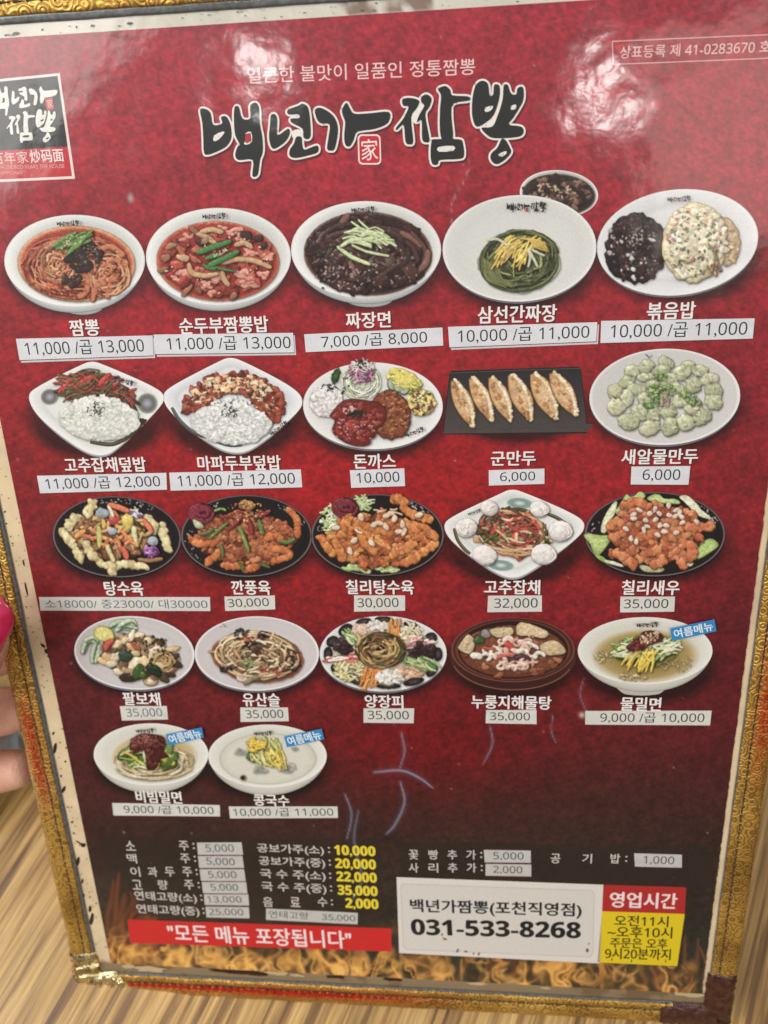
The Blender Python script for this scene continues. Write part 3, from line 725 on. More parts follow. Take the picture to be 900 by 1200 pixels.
BRUSH2 = [fB(p) for p in (
    [(170, 150), (205, 142), (250, 155), (240, 190), (212, 235), (222, 350), (205, 365), (185, 352), (176, 272), (145, 295), (140, 285), (175, 240), (200, 185), (175, 180)],
    [(260, 140), (285, 125), (310, 145), (300, 185), (280, 225), (300, 340), (285, 355), (265, 340), (262, 250), (240, 260), (250, 225), (275, 180), (262, 165)],
    [(340, 100), (375, 85), (400, 105), (410, 130), (485, 135), (490, 155), (415, 170), (405, 230), (412, 340), (365, 345), (350, 300), (350, 200), (355, 130)],
    [(310, 350), (330, 340), (440, 340), (460, 360), (465, 420), (440, 435), (350, 440), (340, 460), (315, 460), (305, 420)],
    [(520, 85), (550, 60), (580, 75), (588, 130), (605, 125), (610, 80), (635, 85), (635, 140), (610, 220), (570, 260), (525, 280), (505, 230), (505, 150)],
    [(655, 85), (675, 80), (690, 120), (715, 125), (722, 95), (748, 92), (750, 150), (725, 200), (700, 240), (680, 270), (740, 280), (750, 310), (720, 330), (610, 335), (570, 315), (550, 285), (600, 280), (625, 230), (650, 150)],
    [(645, 340), (665, 345), (685, 380), (690, 405), (660, 440), (620, 460), (595, 440), (595, 410), (625, 380)])]
COUNTER = [fA([(128, 322), (168, 303), (175, 312), (147, 343), (125, 349)]), fA([(278, 312), (304, 305), (309, 350), (286, 366), (270, 362), (280, 340)])]
COUNTER2 = [fB(p) for p in ([(342, 378), (415, 372), (415, 395), (345, 400)], [(566, 190), (603, 180), (597, 200), (569, 210)], [(691, 180), (715, 175), (711, 195), (691, 199)], [(630, 413), (665, 397), (668, 410), (645, 424)])]
GAPS = [fB([(214, 240), (250, 170), (275, 178), (246, 245), (235, 268)]), fB([(572, 272), (612, 215), (636, 140), (650, 100), (640, 200), (612, 278)]), fA([(500, 300), (550, 295), (545, 330), (510, 345)])]

def brush_word(ink, groups, tr, c, hole):
    for polys, holes in groups:
        for p in polys: ink.poly([tr(*q) for q in p], c, 3)
        for p in holes: ink.poly([tr(*q) for q in p], hole, 2)

logo = Ink(z=0.03)
for p in BRUSH + BRUSH2:                                  # printed soft shadow behind the word
    pass
for p in BRUSH + BRUSH2:
    q = catmull(p, 4, True) + np.array([1.6, 2.2]); logo.line(q, 5.2, '5a1018', True)
for p in BRUSH + BRUSH2: logo.line(catmull(p, 4, True), 4.6, 'e6e2dc', True)
for p in GAPS: logo.poly(p, 'e6e2dc', 2)
logo_o = logo.build('logo_outline', board, 'white outline of the black brush lettering at the top')
ink = Ink(z=0.2)
brush_word(ink, [(BRUSH, COUNTER), (BRUSH2, COUNTER2)], lambda x, y: (x, y), '1d2022', 'e2ded8')
ink.poly([(287.7, 157), (294, 155.8), (295, 165), (290, 168), (287.5, 167)], 'a8303c')
for p in BRUSH + BRUSH2:                                  # dry-brush streaks
    p = np.array(p); lo, hi = p.min(0), p.max(0)
    for _ in range(5):
        x, y = rnd.uniform(lo[0] + 3, hi[0] - 3), rnd.uniform(lo[1] + 3, hi[1] - 3)
        ce = p.mean(0); x, y = x * .4 + ce[0] * .6, y * .4 + ce[1] * .6
        ink.stroke([(x, y), (x + rnd.uniform(-1, 1), y + rnd.uniform(1, 3))], .5, '2a2e30', '34383a')
ink.build('logo_lettering', logo_o)
ink = Ink(z=0.3)
def rrect(x0, y0, x1, y1, r, sk=0.0):
    out = []
    for cx, cy, a0 in ((x1 - r, y0 + r, -90), (x1 - r, y1 - r, 0), (x0 + r, y1 - r, 90), (x0 + r, y0 + r, 180)):
        for t in (0, 30, 60, 90):
            a = math.radians(a0 + t); out.append((cx + r * math.cos(a) + sk * (cy + r * math.sin(a) - y0), cy + r * math.sin(a)))
    return out
ink.poly(rrect(419, 157.5, 446, 193, 5, .03), 'e8dcd8'); ink.poly(rrect(420.8, 159.3, 444.4, 191.2, 4, .03), 'c02030')
write(ink, '家', 423.5, 443, 175.5, 25, 'f0e4e0', 0.0)
ink.build('logo_seal', logo_o)

def tag_lbl(o, l): o['label'] = l; return o
ink = Ink(z=0.03)
write(ink, '얼큰한 불맛이 일품인 정통짬뽕', 288, 555, 89, 19, 'ecc6c6', 0.004, y1=78)
ink.build('slogan', board)
ink = Ink(z=0.03)
bx = [(717.5, 48.5), (905, 40.4), (906, 68), (718.7, 75.5)]
for i in range(4): ink.line([bx[i], tuple((np.array(bx[i]) + np.array(bx[(i + 1) % 4])) / 2), bx[(i + 1) % 4]], 1.0, 'e0b0b0')
write(ink, '상표등록 제 41-0283670 호', 726, 902, 61.5, 14.5, 'e6c0be', 0.0, y1=54.5)
ink.build('trademark_notice', board)

# the square emblem at the upper left, partly outside the photograph
ink = Ink(z=0.03)
def emq(x, y):          # emblem square -> px, from the corner points read off the photo
    u, v = x, y
    tl, tr_, br, bl = np.array((-30, 95.7)), np.array((70, 85.6)), np.array((88, 209.4)), np.array((-16, 214))
    return tuple(tl * (1 - u) * (1 - v) + tr_ * u * (1 - v) + br * u * v + bl * (1 - u) * v)
ink.poly([emq(0, 0), emq(1, 0), emq(1, 1), emq(0, 1)], 'e2d4d0')
emb = ink.build('shop_emblem', board, 'square black and red emblem with white brush lettering')
ink = Ink(z=0.06)
ink.poly([emq(.03, .025), emq(.97, .025), emq(.97, .695), emq(.03, .695)], '1e1f1f'); ink.poly([emq(.03, .695), emq(.97, .695), emq(.97, .975), emq(.03, .975)], 'b8202c')
ink.build('emblem_panel', emb)
ink = Ink(z=0.1)
brush_word(ink, [(BRUSH, COUNTER)], lambda x, y: (14 + (x - 316.6) * .38, 101 + (y - 120) * .395), 'dcdcd6', '1e1f1f')
brush_word(ink, [(BRUSH2, COUNTER2)], lambda x, y: (8 + (x - 464.2) * .383, 128 + (y - 95) * .40), 'dcdcd6', '1e1f1f')
ink.poly([(53, 115.5), (62, 114.5), (63.5, 128), (55, 129)], 'b84048'); write(ink, '家', 55.5, 62, 121.5, 10, 'e0b0a8')
write(ink, '百年家', -9, 33, 185, 14, 'e8c8c4'); write(ink, '炒码面', 35, 74.5, 182.5, 15.5, 'f0e0dc', 0.012)
write(ink, 'ONE HUNDRED YEARS THE HOUSE', -12, 75.5, 196.3, 4.6, 'e0a8a0', y1=194.5); write(ink, 'JJAMPPONG', -10, 26.5, 204.2, 4.6, 'e0a8a0', y1=202.6)
ink.build('emblem_lettering', emb)

# ------------------------------------------------------------------ pictures of the dishes
WHITE = 'dfe1df'
def tiny_logo(parent, x0, x1, y, ang=0.0, c='20201e', z=1.2):
    ink = Ink(z=z); k = (x1 - x0) / (612 - 233); r = math.radians(ang); xm = (x0 + x1) / 2
    def tr(px, py):
        dx, dy = (px - 422) * k, (py - 148) * k * 1.1
        return (xm + dx * math.cos(r) - dy * math.sin(r), y + dx * math.sin(r) + dy * math.cos(r))
    brush_word(ink, [(BRUSH, []), (BRUSH2, [])], tr, c, c)
    ink.poly([tr(419, 158), tr(446, 158), tr(446, 193), tr(419, 193)], 'a04040')
    ink.build('rim_logo', parent)

def bowl(label, cx, cy, rx, ry, rot, inner, foot=None, rim='e2e4e1', well='b9bdbb', name='dish_picture', drop=9):
    """A white bowl seen from above at a slant: outer wall, foot, rim and the well's shaded wall."""
    k = Ink(z=0.03)
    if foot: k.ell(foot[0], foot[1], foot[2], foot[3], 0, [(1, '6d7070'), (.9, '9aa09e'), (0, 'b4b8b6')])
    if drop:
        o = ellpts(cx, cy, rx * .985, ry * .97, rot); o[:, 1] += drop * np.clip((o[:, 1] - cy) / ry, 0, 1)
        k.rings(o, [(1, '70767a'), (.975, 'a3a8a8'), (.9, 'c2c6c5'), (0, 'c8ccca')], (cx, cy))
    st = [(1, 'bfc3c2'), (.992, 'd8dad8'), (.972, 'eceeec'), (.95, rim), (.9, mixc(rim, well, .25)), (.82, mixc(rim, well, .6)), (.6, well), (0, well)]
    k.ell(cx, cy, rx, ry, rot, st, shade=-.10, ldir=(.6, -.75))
    o = k.build(name, board, label)
    return o
def plate(label, cx, cy, rx, ry, rot, c='dddfe0', dark=False, z=.03, flat=False):
    k = Ink(z=z)
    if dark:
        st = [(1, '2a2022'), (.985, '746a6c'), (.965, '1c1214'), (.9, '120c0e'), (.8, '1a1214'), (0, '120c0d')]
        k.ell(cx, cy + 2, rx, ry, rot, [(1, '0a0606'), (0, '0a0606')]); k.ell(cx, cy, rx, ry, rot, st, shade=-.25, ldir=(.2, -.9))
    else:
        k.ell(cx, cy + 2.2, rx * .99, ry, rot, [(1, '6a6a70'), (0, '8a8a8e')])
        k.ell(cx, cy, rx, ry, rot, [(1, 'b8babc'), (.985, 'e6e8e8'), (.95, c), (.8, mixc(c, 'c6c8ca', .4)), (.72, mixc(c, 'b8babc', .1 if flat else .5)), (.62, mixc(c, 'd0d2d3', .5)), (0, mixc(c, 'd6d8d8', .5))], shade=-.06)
    return k.build('dish_picture', board, label)
def diamond(label, fr, pts, c='e3e5e3'):
    k = Ink(fr, z=0.03); o = []
    p = np.asarray(pts, float)
    for _ in range(3): p = np.vstack([[a * .75 + b * .25, a * .25 + b * .75] for a, b in zip(p, np.roll(p, -1, 0))])
    ce = p.mean(0)
    q = p + np.array([0, 12.0]) * np.clip((p[:, 1:] - ce[1]) / 200, 0, 1)
    k.rings(q, [(1, '74787a'), (.97, 'a8acac'), (0, 'b4b8b8')], ce)
    k.rings(p, [(1, 'c2c6c6'), (.985, 'eceeec'), (.94, c), (.86, mixc(c, 'c4c8c8', .4)), (.8, mixc(c, 'bcc0c0', .6)), (.76, mixc(c, 'd8dad8', .6)), (0, c)], ce, shade=-.05)
    return k.build('dish_picture', board, label)

def broth(par, fr, cx, cy, rx, ry, rot, stops, name='broth', spk=0, sc=('c86040',), n=64, jit=.0):
    k = Food(fr, z=0.10); k.ell(cx, cy, rx, ry, rot, stops, noise=.05, jit=jit)
    for x, y in inside(cx, cy, rx * .92, ry * .92, rot, spk): k.blob(x, y, rnd.uniform(3, 12), rnd.uniform(2, 6), rnd.uniform(-30, 30), vary(rnd.choice(sc), .3), vary(rnd.choice(sc), .3), vary(rnd.choice(sc), .3), .3, 8)
    return k.build(name, par)
def strands(k, cx, cy, rx, ry, rot, n, w, cols, span=(.7, 2.2), dark='1a0c06', rr=(.25, .97)):
    for i in range(n):
        q = rnd.uniform(*rr); a0 = rnd.uniform(0, 6.28); sp = rnd.uniform(*span); ox, oy = rnd.uniform(-.16, .16) * rx, rnd.uniform(-.16, .16) * ry
        pts = []
        for t in np.linspace(0, 1, 5):
            a = a0 + sp * t; r_ = q + rnd.uniform(-.06, .06)
            x, y = math.cos(a) * rx * r_ + ox, math.sin(a) * ry * r_ + oy; r = math.radians(rot)
            if (x / rx) ** 2 + (y / ry) ** 2 > 1: s = 1 / math.sqrt((x / rx) ** 2 + (y / ry) ** 2); x, y = x * s, y * s
            pts.append((cx + x * math.cos(r) - y * math.sin(r), cy + x * math.sin(r) + y * math.cos(r)))
        c = vary(rnd.choice(cols), .36); k.stroke(pts, w * rnd.uniform(.75, 1.25), mixc(c, dark, .72), c, np.minimum(c * 1.9 + .03, .8))
def chunks(k, spots, rx, ry, cols, dark='160a06', hi=1.7, jit=.2, rots=(-60, 60)):
    for x, y in spots:
        c = vary(rnd.choice(cols), .18); k.blob(x, y, rx * rnd.uniform(.7, 1.3), ry * rnd.uniform(.7, 1.3), rnd.uniform(*rots), mixc(c, dark, .72), c, np.minimum(c * hi + .02, .82), jit)
def sprinkle(k, spots, a, b, cols, dark=.2):
    for x, y in spots:
        c = vary(rnd.choice(cols), .15); k.blob(x, y, a * rnd.uniform(.7, 1.3), b * rnd.uniform(.7, 1.3), rnd.uniform(0, 180), mixc(c, '201008', dark), c, np.minimum(c * 1.2, .82), .1, 7)
def sticks(k, spots, L, w, cols, angs, dark='102008', bend=.15):
    for x, y in spots:
        a = math.radians(rnd.uniform(*angs)); l = L * rnd.uniform(.7, 1.25); dx, dy = math.cos(a) * l / 2, math.sin(a) * l / 2; b = rnd.uniform(-bend, bend) * l
        c = vary(rnd.choice(cols), .18); k.stroke([(x - dx, y - dy), (x - dy * b / l * 2, y + dx * b / l * 2), (x + dx, y + dy)], w * rnd.uniform(.75, 1.25), mixc(c, dark, .6), c, np.minimum(c * 1.6 + .02, .82), taper=.5)

# 1 --- red noodle soup
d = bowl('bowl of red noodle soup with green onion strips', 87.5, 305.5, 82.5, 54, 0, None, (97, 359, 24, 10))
f1 = (0, 220, 5.0)
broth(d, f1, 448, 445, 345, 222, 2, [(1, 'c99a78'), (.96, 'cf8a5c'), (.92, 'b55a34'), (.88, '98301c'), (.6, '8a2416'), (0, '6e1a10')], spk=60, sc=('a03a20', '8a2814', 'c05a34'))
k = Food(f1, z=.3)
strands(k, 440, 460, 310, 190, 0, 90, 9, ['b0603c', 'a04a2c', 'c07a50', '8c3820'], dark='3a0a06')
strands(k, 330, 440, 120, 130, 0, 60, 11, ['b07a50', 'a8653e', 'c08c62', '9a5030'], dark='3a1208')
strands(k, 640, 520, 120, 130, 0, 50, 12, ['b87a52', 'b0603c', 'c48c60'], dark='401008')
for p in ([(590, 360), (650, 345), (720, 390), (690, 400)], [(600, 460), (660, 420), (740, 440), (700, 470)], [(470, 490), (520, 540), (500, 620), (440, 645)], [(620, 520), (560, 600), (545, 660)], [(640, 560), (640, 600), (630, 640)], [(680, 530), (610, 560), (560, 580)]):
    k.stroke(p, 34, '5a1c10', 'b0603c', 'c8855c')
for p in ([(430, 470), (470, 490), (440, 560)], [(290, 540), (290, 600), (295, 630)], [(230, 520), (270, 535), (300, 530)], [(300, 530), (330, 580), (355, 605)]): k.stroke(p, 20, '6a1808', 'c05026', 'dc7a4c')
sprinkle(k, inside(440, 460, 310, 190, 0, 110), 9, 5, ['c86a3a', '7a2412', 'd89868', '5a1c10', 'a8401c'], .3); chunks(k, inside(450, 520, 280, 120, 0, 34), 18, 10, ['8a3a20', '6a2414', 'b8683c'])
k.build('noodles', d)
k = Food(f1, z=.6); chunks(k, inside(490, 400, 90, 85, 0, 34), 26, 20, ['2a1616', '38201c', '241010'], '080404', 1.9)
chunks(k, inside(430, 540, 60, 45, 0, 12), 22, 15, ['301814', '401c14'], '080404'); sprinkle(k, inside(510, 375, 60, 40, 0, 16), 5, 3, ['b09a90', '8a7068']); k.build('black_mushrooms', d)
k = Food(f1, z=.8)
for i in range(15):
    x, y = 320 + i * 9 + rnd.uniform(-18, 18), 350 - (i % 3) * 18 + rnd.uniform(-10, 14); k.stroke([(x, y), (x + 50, y - 32), (x + 100, y - 52)], 17, '102a08', rnd.choice(['3a6a22', '2e5a1c', '55823a']), '7aa050')
for i in range(5):
    x, y = 395 + i * 16, 395 - i * 12; k.stroke([(x, y), (x + 45, y - 55), (x + 85, y - 95)], 20, '10300a', '3c7420', '88a85a')
sprinkle(k, inside(420, 320, 70, 35, -25, 26), 6, 4, ['c0b080', 'a89868']); k.build('green_onions', d)
tiny_logo(d, 68, 94, 261.5)
# 2 --- soft tofu soup
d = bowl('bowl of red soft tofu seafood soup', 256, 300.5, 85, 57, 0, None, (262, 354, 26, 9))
f2 = (165, 230, 5.0)
broth(d, f2, 452, 380, 360, 233, 2, [(1, 'b87858'), (.965, 'b0482c'), (.92, '98241a'), (.5, '8c1c16'), (0, '7a1612')], spk=70, sc=('a02818', '7c1810', 'b84028'))
k = Food(f2, z=.3); chunks(k, inside(452, 385, 320, 195, 0, 70), 36, 22, ['a84030', '902418', '7a2018', 'b0583c', '983020'], '40060a', 1.6, .3)
for x, y, a, b in ((270, 240, 50, 26), (560, 205, 62, 30), (660, 330, 58, 26), (740, 350, 50, 26), (240, 440, 48, 26), (430, 490, 66, 36), (600, 460, 70, 30), (640, 510, 60, 30), (430, 570, 40, 24), (380, 520, 44, 26), (200, 480, 30, 18), (720, 460, 44, 26), (580, 240, 40, 20), (480, 180, 40, 16)):
    for _ in range(6): k.blob(x + rnd.uniform(-a, a) * .6, y + rnd.uniform(-b, b) * .6, a * .45, b * .5, rnd.uniform(-30, 30), 'a83a2a', 'd08a78', 'ecc8b8', .25)
k.build('tofu', d)
k = Food(f2, z=.55)
for p in ([(285, 400), (300, 445), (370, 465), (450, 455)], [(480, 390), (560, 370), (660, 375), (760, 415)], [(480, 445), (490, 480), (515, 520)], [(330, 215), (390, 240), (440, 275)], [(360, 205), (420, 195), (480, 210)], [(560, 285), (610, 270), (650, 300)]): k.stroke(p, 32, '5a2014', 'b48a5c', 'd0b088')
chunks(k, [(250, 360), (350, 270), (380, 260), (690, 245), (620, 230), (150, 360), (310, 195), (270, 555), (340, 550), (545, 585), (180, 290), (130, 430), (720, 290)], 34, 20, ['a07850', '8a5a3c', '3a201c', 'b08c68'], '281010', 1.5)
sprinkle(k, inside(450, 380, 320, 190, 0, 60), 7, 4, ['e8c8b0', 'd89a80', '30140e', 'c86a50']); k.build('seafood', d)
k = Food(f2, z=.7)
for p, w in (([(340, 330), (420, 300), (525, 265)], 34), ([(395, 410), (480, 370), (570, 325)], 34), ([(385, 365), (430, 350), (460, 345)], 24), ([(370, 400), (400, 420), (440, 425)], 20), ([(440, 415), (500, 430), (560, 440)], 14)): k.stroke(p, w, '0c2a0a', '2e6a2a', '5a9450')
sprinkle(k, inside(470, 330, 50, 20, -20, 18), 6, 3, ['c8c0a0', 'a8b080']); k.build('green_onions', d)
tiny_logo(d, 238, 265, 253)
# 3 --- black bean noodles
d = bowl('bowl of black bean sauce noodles with cucumber strips', 429, 292.5, 88, 57, 0, None, (433, 351, 27, 9))
f3 = (335, 225, 4.737)
broth(d, f3, 455, 342, 355, 232, 2, [(1, '8a6a58'), (.975, '50342c'), (.94, '2c1614'), (.5, '26110f'), (0, '200e0d')], name='sauce')
k = Food(f3, z=.25); chunks(k, inside(455, 345, 325, 200, 0, 120), 42, 24, ['2a1412', '381c18', '321614', '44241e', '241010'], '0a0404', 1.9, .3)
strands(k, 455, 350, 320, 195, 0, 26, 26, ['40221c', '4c2a20', '361a16'], dark='0c0606')
for p, w in (([(640, 225), (700, 255), (755, 300)], 34), ([(215, 480), (245, 420), (265, 385)], 20), ([(355, 390), (380, 440), (375, 480)], 34), ([(790, 330), (780, 390), (750, 430)], 40), ([(310, 190), (320, 160), (345, 130)], 40)): k.stroke(p, w, '2a1410', '6a4034', '9a7264')
k.ell(650, 440, 85, 75, 0, [(1, '1c0c0a'), (.9, '44281e'), (.5, '4e3024'), (0, '5c3c2e')], jit=.08); k.ell(545, 385, 70, 50, 0, [(1, '1a0c0a'), (.85, '4a3630'), (.4, '685450'), (0, '806c68')], jit=.1)
sprinkle(k, inside(450, 400, 310, 150, 0, 110), 9, 4.5, ['78605a', '5a403a', '94807a', '4c302a'], .5)
sprinkle(k, inside(300, 480, 170, 70, 0, 40), 9, 5, ['9a8680', '6c5048']); k.build('noodles', d)
k = Food(f3, z=.6)
for i in range(26):
    x, y = rnd.uniform(310, 470), rnd.uniform(215, 290); k.stroke([(x, y), (x + 60, y - rnd.uniform(-10, 30)), (x + rnd.uniform(90, 140), y + rnd.uniform(-16, 40))], rnd.uniform(8, 17), '46602c', rnd.choice(['a8bc80', 'c2cc9c', '90aa68', 'b8c890']), 'd8e0b8')
for p, w in (([(290, 305), (350, 350), (400, 375), (465, 400)], 22), ([(370, 295), (450, 330), (570, 355)], 14), ([(310, 300), (360, 270), (420, 260)], 24), ([(365, 165), (400, 190), (440, 215)], 12), ([(405, 155), (430, 180), (460, 205)], 12), ([(540, 270), (580, 280), (615, 300)], 18)): k.stroke(p, w, '4a6430', 'b4c68c', 'dde4be')
k.build('cucumber_strips', d)
tiny_logo(d, 412, 439, 245.5)
# 4 --- green noodles with a small sauce bowl behind
f4 = (510, 195, 4.5)
d = bowl('small bowl of dark sauce behind the green noodles', 655, 227, 46, 27.5, 4, None, rim='c9c6c2', well='8a8480', drop=0)
k = Food(f4, z=.1); k.ell(652, 148, 190, 106, 4, [(1, '4a3a34'), (.94, '2a1c18'), (0, '241814')], noise=.1); chunks(k, inside(650, 140, 170, 85, 4, 70), 19, 12, ['3a2620', '5a3e34', '2c1c18', '7a5a48', '46302a'], '0c0706', 1.8, .3)
sprinkle(k, inside(630, 130, 110, 45, 0, 26), 10, 6, ['a88872', '8a5a48', 'b09a80']); k.build('sauce', d)
d = plate('deep white plate of dark green noodles with yellow egg strips', 608.7, 291, 90.2, 62.5, -2, 'd3d5d0', z=.35, flat=True)
k = Food(f4, z=.4); k.ell(445, 500, 215, 165, -6, [(1, mixc('d0d2cc', '6a6c50', .2)), (.93, '5a5c38'), (.8, '2c3014'), (0, '23270f')], jit=.05)
strands(k, 445, 498, 210, 160, -6, 95, 12, ['4c5428', '626a38', '363e1a', '7a804a', '50582c', '2e3414'], (.8, 2.4), '14180a')
for i in range(9):
    a = .5 + i * .09; k.stroke([(260 + i * 8, 480 + rnd.uniform(-30, 30)), (270 + i * 10, 590), (360 + i * 7, 640 - rnd.uniform(0, 30))], 11, '181c0a', vary('5c6434', .4), '8a9058')
k.build('noodles', d)
k = Food(f4, z=.8)
for i in range(38):
    x, y = rnd.uniform(380, 560), rnd.uniform(365, 430); k.stroke([(x, y), (x - 40, y + 30), (x - rnd.uniform(50, 110), y + rnd.uniform(60, 140))], rnd.uniform(7, 12), '8a6a10', rnd.choice(['d0b040', 'c8a030', 'dcc050']), 'ecd884')
for i in range(5): k.stroke([(440 + i * 18, 380), (520, 385 + i * 9), (580 + i * 4, 405 + i * 11)], 8, '8a6a10', 'cdac3c', 'e4cc70')
for p in ([(275, 390), (330, 385), (385, 420)], [(490, 440), (500, 480), (490, 530)], [(500, 450), (520, 490), (540, 530)], [(510, 440), (550, 460), (575, 470)]): k.stroke(p, 14, '70785a', 'b8bca0', 'd6d8c4')
k.stroke([(415, 510), (412, 550), (414, 585)], 6, '7a7020', 'b8b050'); k.build('egg_strips', d)
tiny_logo(d, 593, 639, 242, 3)
# 5 --- fried rice with black bean sauce
f5 = (695, 210, 4.5)
d = plate('white oval plate of omelette fried rice beside black bean sauce', 794, 284, 95, 62, -7, 'dfe1e4')
k = Food(f5, z=.1); k.ell(230, 365, 165, 185, 10, [(1, '1a1012'), (.9, '120a0c'), (0, '140b0d')], jit=.06, n=48)
chunks(k, inside(230, 365, 150, 170, 10, 90), 26, 18, ['1c1012', '2a1416', '140c0e', '341a1a', '20100f'], '050304', 1.8, .3)
sprinkle(k, inside(220, 370, 140, 160, 10, 60), 9, 5, ['8a7c78', '5a4240', 'b0a6a2', '6a4a44', '4a2a26'], .4)
sprinkle(k, inside(225, 320, 40, 40, 0, 26), 6, 4, ['8a7468', 'a08c80']); sprinkle(k, [(150, 330), (205, 415), (210, 475), (185, 400), (310, 320), (95, 270), (90, 390), (215, 520)], 15, 10, ['c8c4c2', 'a8a2a0'], .3); k.build('sauce', d)
k = Food(f5, z=.45); k.ell(690, 320, 82, 125, -12, [(1, '8a7050'), (.9, 'b49a74'), (0, 'c2aa84')], jit=.06, n=40); chunks(k, inside(700, 340, 62, 105, -12, 40), 14, 9, ['b89a70', 'c8b088', 'a08058', 'b0a070'], '6a5030', 1.3)
k.dome = .35; k.ell(535, 335, 172, 212, 8, [(1, 'b8a468'), (.965, 'c8bc90'), (.9, 'd4cca8'), (0, 'd8d2b8')], jit=.035, n=56)
chunks(k, inside(535, 335, 150, 190, 8, 110), 30, 18, ['d4cca8', 'd8d2b4', 'dcd8c4', 'd0c8a0', 'd4ccb0'], 'a08c50', 1.15, .3)
chunks(k, inside(530, 330, 140, 175, 8, 46), 17, 12, ['b87a64', 'c08a70', 'a86a58', 'c89a80'], '7a4438', 1.25, .3)
sprinkle(k, inside(535, 340, 140, 180, 8, 80), 9, 6, ['4a5a3c', '5c6a48', '38482e', '6a7450'], .3)
k.stroke([(600, 330), (645, 400), (650, 460)], 14, '5a4a28', '7a6c44'); sprinkle(k, inside(650, 470, 60, 30, -30, 16), 12, 8, ['a0764c', '5a5034', 'b89060']); k.build('omelette_rice', d)
tiny_logo(d, 781, 808, 233)

def rice(k, cx, cy, rx, ry, rot, n=150, g=8, base=True, cc=('dcdedd', 'd4d8d4', 'e2e2dc', 'ccd0cc', 'e4e6e4')):
    if base: k.ell(cx, cy, rx, ry, rot, [(1, 'c4c8c0'), (.95, 'cccfca'), (.85, 'd4d6d2'), (0, 'dcdedb')], jit=.05, n=48)
    for x, y in inside(cx, cy, rx * .95, ry * .95, rot, n):
        c = vary(rnd.choice(cc), .04); q = 1 - .12 * ((y - cy) / ry + (x - cx) / rx * .2)
        k.blob(x, y, g * rnd.uniform(.8, 1.5), g * rnd.uniform(.5, .9), rnd.uniform(-70, 70), mixc(c, '7c847c', .55) * q, c * q, np.minimum(c * 1.12, .82), .18, 8)
def seeds(k, cx, cy, rx, ry, n=26, L=13):
    sticks(k, inside(cx, cy, rx, ry, 0, n, .8), L, 6, ['1c1c1c', '282828', '141414'], (0, 180), '080808', .2)
# 6 --- rice with pepper japchae
f6 = (30, 415, 5.294)
d = diamond('white diamond plate of rice with stir fried pepper strips', f6, [(5, 265), (60, 205), (330, 72), (410, 40), (490, 66), (800, 200), (872, 262), (830, 340), (590, 570), (490, 640), (350, 605), (80, 400)])
k = Ink(f6, z=.1)
for x, y, a, b in ((150, 265, 58, 52), (755, 305, 66, 66)):
    k.ell(x, y, a, b, -10, [(1, 'c8ccc8'), (.85, '7c8078'), (.6, '60645c'), (.3, '8a8a94'), (0, 'b0a8c4')])
k.stroke([(240, 165), (300, 130), (380, 95), (460, 100)], 14, '6a6a58', '5a5444', '807a6a'); k.stroke([(735, 400), (680, 480), (590, 540), (520, 560), (400, 545)], 26, '3a3028', '4c3e34', '6a5c50'); k.poly([(710, 395), (755, 405), (735, 440), (700, 430)], '3a2828')
k.build('plate_pattern', d)
k = Food(f6, z=.2); chunks(k, inside(430, 230, 220, 100, 12, 60), 40, 16, ['5a2c1c', '6a3824', '4a2418', '3a2818'], '1a0a06', 1.5, .3)
sticks(k, inside(430, 225, 225, 105, 12, 90), 90, 15, ['9a2a1c', 'a83424', '6a4428', '4a4a20', '7a5230', '5a3420', '8a2018', '3c4418'], (-50, 40), '1c0806')
sticks(k, inside(660, 280, 50, 55, 40, 18), 60, 16, ['5a2c20', '8a3024', '4a4824', '3a1c18'], (20, 90), '1c0806'); sticks(k, [(240, 215), (250, 200), (350, 170), (380, 160), (490, 160)], 80, 30, ['b0281c', 'a02418'], (-60, -10), '3a0808'); k.build('pepper_strips', d)
k = Food(f6, z=.5, gloss=.1, rough=.15, contrast=.42); rice(k, 460, 400, 250, 135, 3, 300, 12, True, ('d8dcd2', 'dcdcd0', 'd0d6ca', 'e0e2da')); rice(k, 460, 330, 160, 80, 0, 110, 12, False, ('e0e2dc', 'dadcd4')); seeds(k, 440, 345, 70, 48, 34, 18); k.build('rice', d)
tiny_logo(d, 133.5, 158, 445, 22)
# 7 --- mapo tofu rice
f7 = (188, 415, 5.294)
d = diamond('white diamond plate of rice with red mapo tofu', f7, [(5, 260), (60, 200), (350, 50), (430, 15), (520, 45), (820, 200), (895, 285), (850, 370), (590, 585), (470, 622), (330, 575), (60, 370)], 'dfe2e6')
k = Ink(f7, z=.1); k.stroke([(70, 330), (120, 410), (200, 480), (290, 520)], 22, '50545a', '44484c', '6a6e72'); k.stroke([(330, 535), (420, 565), (510, 565)], 20, '50605c', '4c5454', '7a8480'); k.build('plate_pattern', d)
k = Food(f7, z=.2)
arc = [(455 + math.cos(a) * 290 * q, 330 + math.sin(a) * 200 * q) for a, q in [(rnd.uniform(-3.25, .45), rnd.uniform(.5, 1.06)) for _ in range(230)]]
chunks(k, sorted(arc, key=lambda p: p[1]), 28, 20, ['8a3020', '9a4028', '7a2818', 'a05034', '5a2416'], '30100a', 1.5, .3)
k.dome = 1.4
arc = [(455 + math.cos(a) * 275 * q, 325 + math.sin(a) * 195 * q) for a, q in [(rnd.uniform(-3.1, .3), rnd.uniform(.52, 1.0)) for _ in range(120)]]
